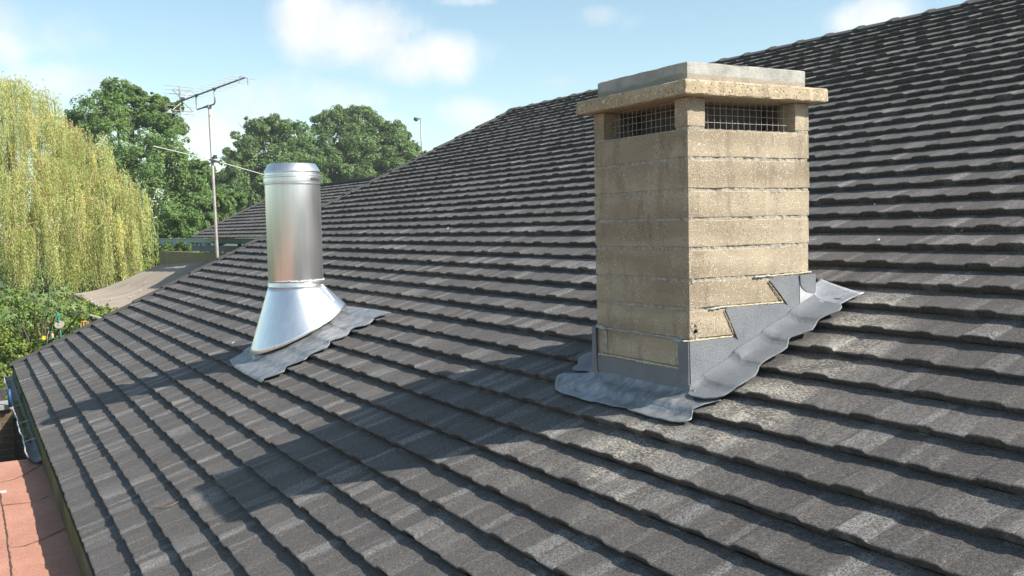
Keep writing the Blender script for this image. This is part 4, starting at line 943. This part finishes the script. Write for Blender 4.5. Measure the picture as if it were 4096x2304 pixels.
tree('broadleaf_tree', (atD(920, 700, 66)[0], atD(920, 700, 66)[1], -4.6),
     [cl(860, 300, 42, 66), cl(815, 312, 32, 66), cl(905, 305, 40, 66), cl(950, 330, 42, 66), cl(990, 345, 38, 66), cl(830, 370, 62, 65), cl(910, 375, 70, 65), cl(985, 390, 55, 65), cl(1030, 385, 32, 65.5), cl(1055, 405, 26, 66), cl(1085, 395, 14, 66), cl(860, 430, 62, 64), cl(940, 440, 60, 64), cl(1010, 440, 45, 64), cl(800, 440, 40, 64), cl(860, 480, 50, 66), cl(870, 400, 75, 67), cl(960, 400, 70, 67), cl(800, 400, 45, 66)],
     130, .100, M['oak_far'], 'broad dark green tree left of the street lamp, above the far ridge', g_, 5, .45, sub=30)
# dark hedge mass filling below/behind the wing and shelter
tree('broadleaf_tree', (atD(480, 640, 37)[0], atD(480, 640, 37)[1], -4.6),
     [cl(430, 560, 45, 37), cl(480, 570, 40, 37), cl(400, 620, 55, 36.5), cl(520, 560, 32, 38), cl(460, 640, 50, 36.5), cl(350, 650, 50, 36), cl(560, 520, 30, 39), cl(600, 505, 22, 40), cl(520, 640, 45, 37.5)],
     100, .066, M['oak'], 'low leafy tree directly behind the left end of the teal fascia', g_, 6, .2, sub=26)

tree('garden_hedge', (atD(120, 760, 38)[0], atD(120, 760, 38)[1], -4.6),
     [cl(20, 690, 60, 37), cl(100, 700, 60, 37), cl(180, 700, 55, 37), cl(250, 700, 50, 37), cl(310, 690, 45, 37), cl(-60, 690, 60, 37), cl(60, 640, 50, 38), cl(150, 640, 50, 38), cl(240, 640, 50, 38)],
     80, .085, M['oak'], 'dark green hedge behind the hanging strands of the willow', None, 16, .2, sub=24, cat='hedge')
# weeping willow: layered domes of hanging strands
def willow():
    rng = np.random.default_rng(9); D = 33.0
    o = empty('willow_tree', (atD(60, 900, D)[0], atD(60, 900, D)[1], -4.6), label='weeping willow with yellow-green hanging curtains at the left edge', cat='tree')
    domes = []
    for (px, py, rx, D_) in [(30, 250, 60, 33.5), (80, 290, 70, 33), (-40, 260, 90, 34), (130, 340, 60, 32.5), (20, 380, 110, 32), (170, 345, 38, 33), (215, 360, 45, 32.5), (180, 420, 70, 32), (255, 400, 38, 32.5), (240, 480, 60, 31.8), (300, 470, 48, 32.2), (320, 520, 55, 31.8), (350, 560, 34, 32), (120, 480, 95, 31), (40, 520, 110, 30.5),
                             (200, 560, 80, 30.8), (110, 620, 80, 30), (280, 600, 70, 31), (330, 610, 45, 31.5), (20, 640, 80, 29.6), (-90, 400, 120, 32), (-80, 560, 120, 31), (290, 660, 50, 31.2), (200, 660, 55, 30.6)]:
        domes.append((atD(px*1.59, py*1.59, D_), rx*1.59/FPX*D_))
    C, Dn, S = [], [], []; tw = MB(); T = []; W = []
    for (c, R) in domes:
        tone = rng.uniform(-.12, .12)
        for _l in range(int(25*max(.4, (R/.9)**1.35))):
            t = rng.uniform(0, 2*math.pi); q = rng.uniform(.03, 1.12)**.6; lx = c[0]+R*q*math.cos(t); ly = c[1]+R*q*math.sin(t)*.8; lz = c[2]+R*.75*math.sqrt(max(0, 1-min(1, q)**2))+rng.normal(0, .16*R)
            ltone = tone+rng.normal(0, .20); inner_ = rng.random() < .25; ltone -= .35*inner_; lx, ly = (c[0]+(lx-c[0])*.7, c[1]+(ly-c[1])*.7) if inner_ else (lx, ly); lwarm = (rng.random() < .16)*rng.uniform(.2, .7); LL = rng.uniform(.8, 1.9)*min(1.4, .6+R*.5); sp = rng.uniform(.05, .13)  # inner locks tinted darker, painting shade into the gaps between curtains
            for _ in range(int(rng.uniform(7, 15))):
                x, y, z = lx+rng.normal(0, sp), ly+rng.normal(0, sp), lz+rng.normal(0, sp*1.3)
                L = LL*rng.uniform(.45, 1.15); sway = rng.normal(0, .07, 2); m = max(4, int(L/.040)); s = np.arange(m)/max(1, m-1)
                px_ = x+sway[0]*s*L+math.cos(t)*.12*R*np.sqrt(s)+rng.normal(0, .014, m); py_ = y+sway[1]*s*L+math.sin(t)*.12*R*np.sqrt(s)+rng.normal(0, .014, m); pz = z+.10*R*np.sin(np.minimum(1, s*4)*3.1)-s**1.15*L
                C.append(np.stack([px_, py_, pz], 1)); dn = np.stack([rng.normal(0, .42, m), rng.normal(0, .42, m), -np.ones(m)], 1); Dn.append(dn/np.linalg.norm(dn, axis=1)[:, None])
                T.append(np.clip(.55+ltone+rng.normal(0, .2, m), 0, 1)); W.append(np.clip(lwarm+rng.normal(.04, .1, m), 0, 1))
                if rng.random() < .12:
                    k = slice(0, m, max(1, m//5)); tw.tube(list(zip(px_[k], py_[k], pz[k])), .006, 4, cap=False)
        # arching branchlets over the dome
        for _ in range(3):
            t = rng.uniform(0, 6.28); pts = [np.array(c)+np.array([R*q*math.cos(t), R*q*math.sin(t)*.8, R*.75*math.sqrt(max(0, 1-q*q))+.03]) for q in np.linspace(0.1, 1, 7)]; tw.tube(pts, .012, 5, cap=False)
    C = np.concatenate(C); Dn = np.concatenate(Dn); n = len(C); T = np.concatenate(T); W = np.concatenate(W)
    a = rng.normal(size=(n, 3)); b = np.cross(Dn, a); b /= np.linalg.norm(b, axis=1)[:, None]; ln = rng.uniform(.05, .10, n)[:, None]; wd_ = rng.uniform(.008, .015, n)[:, None]
    V = np.stack([C, C+Dn*ln*.45+b*wd_, C+Dn*ln, C+Dn*ln*.45-b*wd_], 1).reshape(-1, 3); i = np.arange(n)*4
    print('willow leaves', n)
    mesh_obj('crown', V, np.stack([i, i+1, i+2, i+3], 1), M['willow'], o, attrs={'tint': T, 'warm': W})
    b0 = np.array(o.location); mb = MB(); fork = b0+np.array([0, 0, 4.2]); mb.tube([b0, b0+np.array([.1, 0, 2]), fork], [.42, .34, .28], 10)
    for (c, R) in domes[::2]:
        e = np.array(c)+np.array([0, 0, R*.5]); mb.tube([fork, (fork+e)/2+np.array([0, 0, .5]), e], [.13, .07, .02], 6)
    mb.build('trunk', M['bark'], o, smooth=True); tw.build('branchlets', M['twig'], o)
willow()

# shrubs in the garden below the gable
def shrub(name, clumps, per, size, mat, label, seed, sub=22, warm=.2, subr=.34):
    c0 = np.mean([c for c, _ in clumps], 0); return tree(name, (c0[0], c0[1], -4.6), clumps, per, size, mat, label, 'garden shrubs below the gable', seed, .05, sub, subr, warm, 'shrub', .6, True)
shrub('garden_shrub', [cl(20, 760, 50, 18.5), cl(75, 800, 55, 18.5), cl(10, 840, 60, 17.8), cl(110, 870, 50, 17.5), cl(60, 900, 55, 17.0), cl(150, 800, 45, 19)], 60, .042, M['shrub'], 'glossy green shrub at the left edge below the willow', 21)
shrub('garden_shrub', [cl(20, 940, 48, 16.3), cl(80, 905, 40, 16.6), cl(130, 880, 36, 16.9), cl(0, 1000, 50, 16.0), cl(30, 880, 40, 16.8), cl(170, 860, 30, 17.5), cl(60, 980, 50, 15.9)], 75, .032, M['shrub'], 'small-leaved shrub with yellowing leaves beyond the eave corner', 22, warm=.45)
shrub('garden_shrub', [cl(230, 820, 34, 19.5), cl(200, 850, 30, 19), cl(260, 790, 26, 20), cl(180, 780, 40, 20), cl(215, 790, 30, 19.8)], 50, .032, M['shrub'], 'sparse yellow-green shrub under the low end of the corrugated roof', 23, warm=.4)
shrub('garden_shrub', [cl(370, 672, 18, 33), cl(405, 655, 16, 33), cl(335, 690, 20, 32), cl(300, 700, 20, 31.5)], 60, .05, M['shrub'], 'creeper along the upper edge of the brown corrugated roof', 24, warm=.35)
# fig with big lobed leaves
def fig():
    rng = np.random.default_rng(14); D = 16.8; o = empty('fig_tree', (atD(130, 900, D)[0], atD(130, 900, D)[1], -4.6), label='fig bush with large lobed leaves left of the corrugated roof', cat='shrub')
    lob = []
    for ang, ln in ((-1.9, .55), (-.95, .85), (0, 1.0), (.95, .85), (1.9, .55)):
        lob.append((ang, ln))
    base_pts = [(0, -.05)]
    for i, (a, l) in enumerate(lob):
        base_pts += [(l*math.sin(a-.20)*.55, l*math.cos(a-.20)*.55), (l*math.sin(a-.17)*.85, l*math.cos(a-.17)*.85), (l*math.sin(a), l*math.cos(a)), (l*math.sin(a+.17)*.85, l*math.cos(a+.17)*.85), (l*math.sin(a+.20)*.55, l*math.cos(a+.20)*.55)]
        if i < 4: am = (a+lob[i+1][0])/2; base_pts.append((.30*math.sin(am), .30*math.cos(am)))
    V, F, T = [], [], []; br = MB()
    cl_ = [(150, 735, 40), (110, 765, 40), (180, 770, 32), (200, 790, 20), (140, 790, 30), (85, 760, 28), (40, 790, 34), (15, 800, 26), (60, 820, 22), (125, 745, 30), (165, 800, 22), (20, 760, 30)]
    for (px, py, r_) in cl_:
        c, R = cl(px, py, r_, D+rng.uniform(-.4, .6)); br.tube([np.array([c[0], c[1], -4.6])*.2+np.array(o.location)*.8, c*.5+np.array([o.location[0], o.location[1], -2.2])*.5, c], [.03, .02, .008], 6)
        for _ in range(11):
            d = rng.normal(size=3); d[2] = abs(d[2])*.6; d /= np.linalg.norm(d); p = c+d*R*rng.uniform(.4, 1.05); s = rng.uniform(.075, .125)
            nn = d*.8+np.array([-.15, -.5, .75])+rng.normal(0, .3, 3); nn /= np.linalg.norm(nn); dirn = d+np.array([0, 0, -.7])+rng.normal(0, .35, 3); tg = dirn-nn*np.dot(dirn, nn); tg /= np.linalg.norm(tg); bt = np.cross(nn, tg); b_ = len(V)
            ctr = p+tg*s*.18; V.append(ctr)
            for (x, y) in base_pts: V.append(p+bt*x*s+tg*y*s-nn*(x*x+y*y)*s*.18)
            m = len(base_pts); F += [(b_, b_+1+i, b_+1+(i+1) % m) for i in range(m)]; T += [np.clip(.5+rng.normal(0, .22), 0, 1)]*m
            br.tube([c, p], .003, 4, cap=False)
    mesh_obj('foliage', V, F, M['fig'], o, attrs={'tint': T, 'warm': [0.1]*len(F)}); br.build('stem', M['bark'], o)
fig()

# bird feeding station among the shrubs
def feeder():
    D = 16.2; c2 = lambda x, y: atD(0+x*.26226, 1120+y*.26226, D)
    o = empty('bird_feeding_pole', (c2(930, 900)[0], c2(930, 900)[1], -4.6), label='green garden pole carrying a round beige tray among the shrubs', cat='bird feeder')
    a = c2(885, 490); b_ = c2(935, 915); mb = MB(); mb.tube([(b_[0], b_[1], -4.6), b_, a], .011, 8); mb.build('pole', M['green_paint'], o, smooth=True)
    c = c2(907, 682); nn = np.array([-.25, -.75, .6]); nn /= np.linalg.norm(nn); mb = MB(); mb.tube([c-nn*.006, c, c+nn*.008, c+nn*.010, c+nn*.004], [.060, .078, .080, .070, .045], 28); mb.build('tray', M['tray'], o, smooth=False)
    mb = MB(); mb.tube([c+nn*.005, c+nn*.02], [.028, .022], 16); mb.build('tray_hub', M['tray'], o)
    k = c2(878, 545); mb = MB(); mb.tube([k-np.array([0, 0, .010]), k+np.array([0, 0, .002]), k+np.array([0, 0, .004]), k+np.array([0, 0, .060])], [.040, .042, .026, .022], 16); mb.build('seed_cup', M['green_paint'], o, smooth=False)
    f = c2(797, 835); h = empty('bird_feeder', tuple(f), label='small hanging seed feeder with green cap and base left of the pole', cat='bird feeder')
    mb = MB(); mb.tube([f-np.array([0, 0, .030]), f+np.array([0, 0, .045])], .022, 14); mb.build('seed_tube', M['seed'], h)
    mb = MB(); mb.tube([f-np.array([0, 0, .055]), f-np.array([0, 0, .044]), f-np.array([0, 0, .028])], [.034, .030, .023], 14); mb.build('base', M['green_paint'], h)
    mb = MB(); mb.tube([f+np.array([0, 0, .045]), f+np.array([0, 0, .056]), f+np.array([0, 0, .068])], [.033, .030, .004], 14); mb.build('cap', M['green_paint'], h)
    mb = MB(); mb.tube([f+np.array([0, 0, .068]), f+np.array([0.01, 0, .16])], .0025, 5); mb.build('hanger', M['green_paint'], h)
    y = c2(672, 882); fl_ = empty('yellow_flower', tuple(y), label='single bright yellow flower in the shrubs left of the seed feeder', cat='flower'); V, F = [], []
    nn = np.array([-.2, -.9, .3]); nn /= np.linalg.norm(nn); t1 = np.cross(nn, (0, 0, 1.0)); t1 /= np.linalg.norm(t1); t2 = np.cross(nn, t1); V = [y]; 
    for i in range(16): rr_ = .042 if i % 2 else .026; V.append(y+t1*rr_*math.cos(i*math.pi/8)+t2*rr_*math.sin(i*math.pi/8)+nn*.012*(i % 2))
    mesh_obj('petals', V, [(0, 1+i, 1+(i+1) % 16) for i in range(16)], M['petal'], fl_); mb = MB(); mb.tube([y-np.array([0, -.02, .25]), y], .004, 5); mb.build('stalk', M['green_paint'], fl_)
    mb = MB(); mb.tube([c2(712, 990), c2(725, 850), c2(745, 775)], [.012, .010, .006], 8); s_ = mb.build('garden_cane', M['tray'], smooth=True); tag(s_, 'short bent pale stick standing between the yellow flower and the seed feeder', 'stick')
    # little dark shelter by the low end of the corrugated roof
    bt = empty('bird_table', (c2(1400, 650)[0], c2(1400, 650)[1], -4.6), label='dark post with a slanting grey board beneath the corrugated roof edge', cat='bird table')
    D2 = 17.5; c3 = lambda x, y: atD(x*.26226, 1120+y*.26226, D2)
    a = c3(1355, 532); b_ = c3(1545, 585); mb = MB(); mb.hull([a+[0, 0, -.012], b_+[0, 0, -.012], a+[.05, .16, -.012], b_+[.05, .16, -.012], a, b_, a+[.05, .16, .0], b_+[.05, .16, .0]]); mb.build('roof_board', M['coping'], bt)
    p1 = c3(1385, 560); mb = MB(); mb.box(p1[0]-.028, p1[0]+.028, p1[1]+.03, p1[1]+.09, -4.6, p1[2]-.0); mb.build('post', M['dark_wood'], bt)
    p2 = c3(1450, 640); mb = MB(); mb.box(p2[0]-.05, p2[0]+.055, p2[1]+.10, p2[1]+.12, -4.6, p2[2]+.05); o3 = mb.build('wooden_panel', M['fence_wood']); tag(o3, 'amber wooden panel catching sun behind the dark post', 'panel')
    mb = MB()
    for x in (1235, 1275, 1320, 1345): q = c3(x, 640); mb.box(q[0]-.012, q[0]+.012, q[1], q[1]+.015, -4.6, q[2]+.02-.01*(x % 3))
    q = c3(1290, 625); mb.box(q[0]-.06, q[0]+.06, q[1]+.017, q[1]+.03, q[2]-.02, q[2]+.0); o4 = mb.build('paling_fence', M['fence_wood']); tag(o4, 'short weathered wooden paling fence left of the dark post', 'fence')
feeder()

# ------------------------------------------------------------------ bits lying on the tiles
def on_tiles(px, py, extra=.004):
    p = onroof(px, py, .012); return np.array([p[0], p[1], roofz(p[0])+(tile_height((p[0]-X0)/CS, p[1])+extra)/CS])
for (px, py, L_, W_, a, lab) in ((932, 1383, .042, .012, .5, 'white flake on the tiles left of the steel flue'), (1791, 920, .04, .012, .2, 'white flake on the tiles midway between flue and chimney'),
                             (3500, 817, .014, .006, .1, 'small pale chip highest on the tiles right of the chimney'), (3680, 862, .018, .006, .6, 'small pale chip below a shake joint right of the chimney'),
                             (3850, 922, .030, .010, .4, 'tan leaf scrap farthest right on the tiles'), (3515, 981, .020, .008, .2, 'cream chip on the tiles just right of the chimney block')):
    p = on_tiles(px, py); L_ *= .8; d = np.array([math.cos(a), math.sin(a), math.cos(a)*TS]); d /= np.linalg.norm(d); e = np.cross(NX, d); mb = MB()
    mb.hull([p+d*L_/2*i+e*W_/2*j*(1-.3*i)+NX*k*.003 for k in (0, 1) for j in (-1, 1) for i in (-1, 1)]); o = mb.build('roof_flake', M['white'] if 'tan' not in lab else M['fence_wood']); tag(o, lab, 'debris', 'pale flakes lying on the tiles')
c3_ = lambda x, y: (x*.693, 1300+y*.693)
mb = MB(); mb.tube([on_tiles(*c3_(*p), .008) for p in [(870, 1068), (945, 1070), (985, 1055), (1035, 1018)]], [.0012, .002, .002, .0012], 5); o = mb.build('dry_twig', M['twig']); tag(o, 'thin curved dry twig lying on the tiles in the lower left', 'twig')

# ------------------------------------------------------------------ summer haze
hz = MB(); hz.box(-140, 160, -60, 170, -5.6, 16); ho = hz.build('haze', None); tag(ho, kind='stuff')
hm = bpy.data.materials.new('haze_air'); hm.use_nodes = True; hn = NT(hm.node_tree); hn.n.clear()
pv = hn.new('ShaderNodeVolumePrincipled'); pv.inputs['Color'].default_value = (.93, .96, 1, 1); pv.inputs['Density'].default_value = HAZE_D; pv.inputs['Anisotropy'].default_value = .2
mo = hn.new('ShaderNodeOutputMaterial'); hn.l.new(pv.outputs[0], mo.inputs['Volume']); ho.data.materials.clear(); ho.data.materials.append(hm)
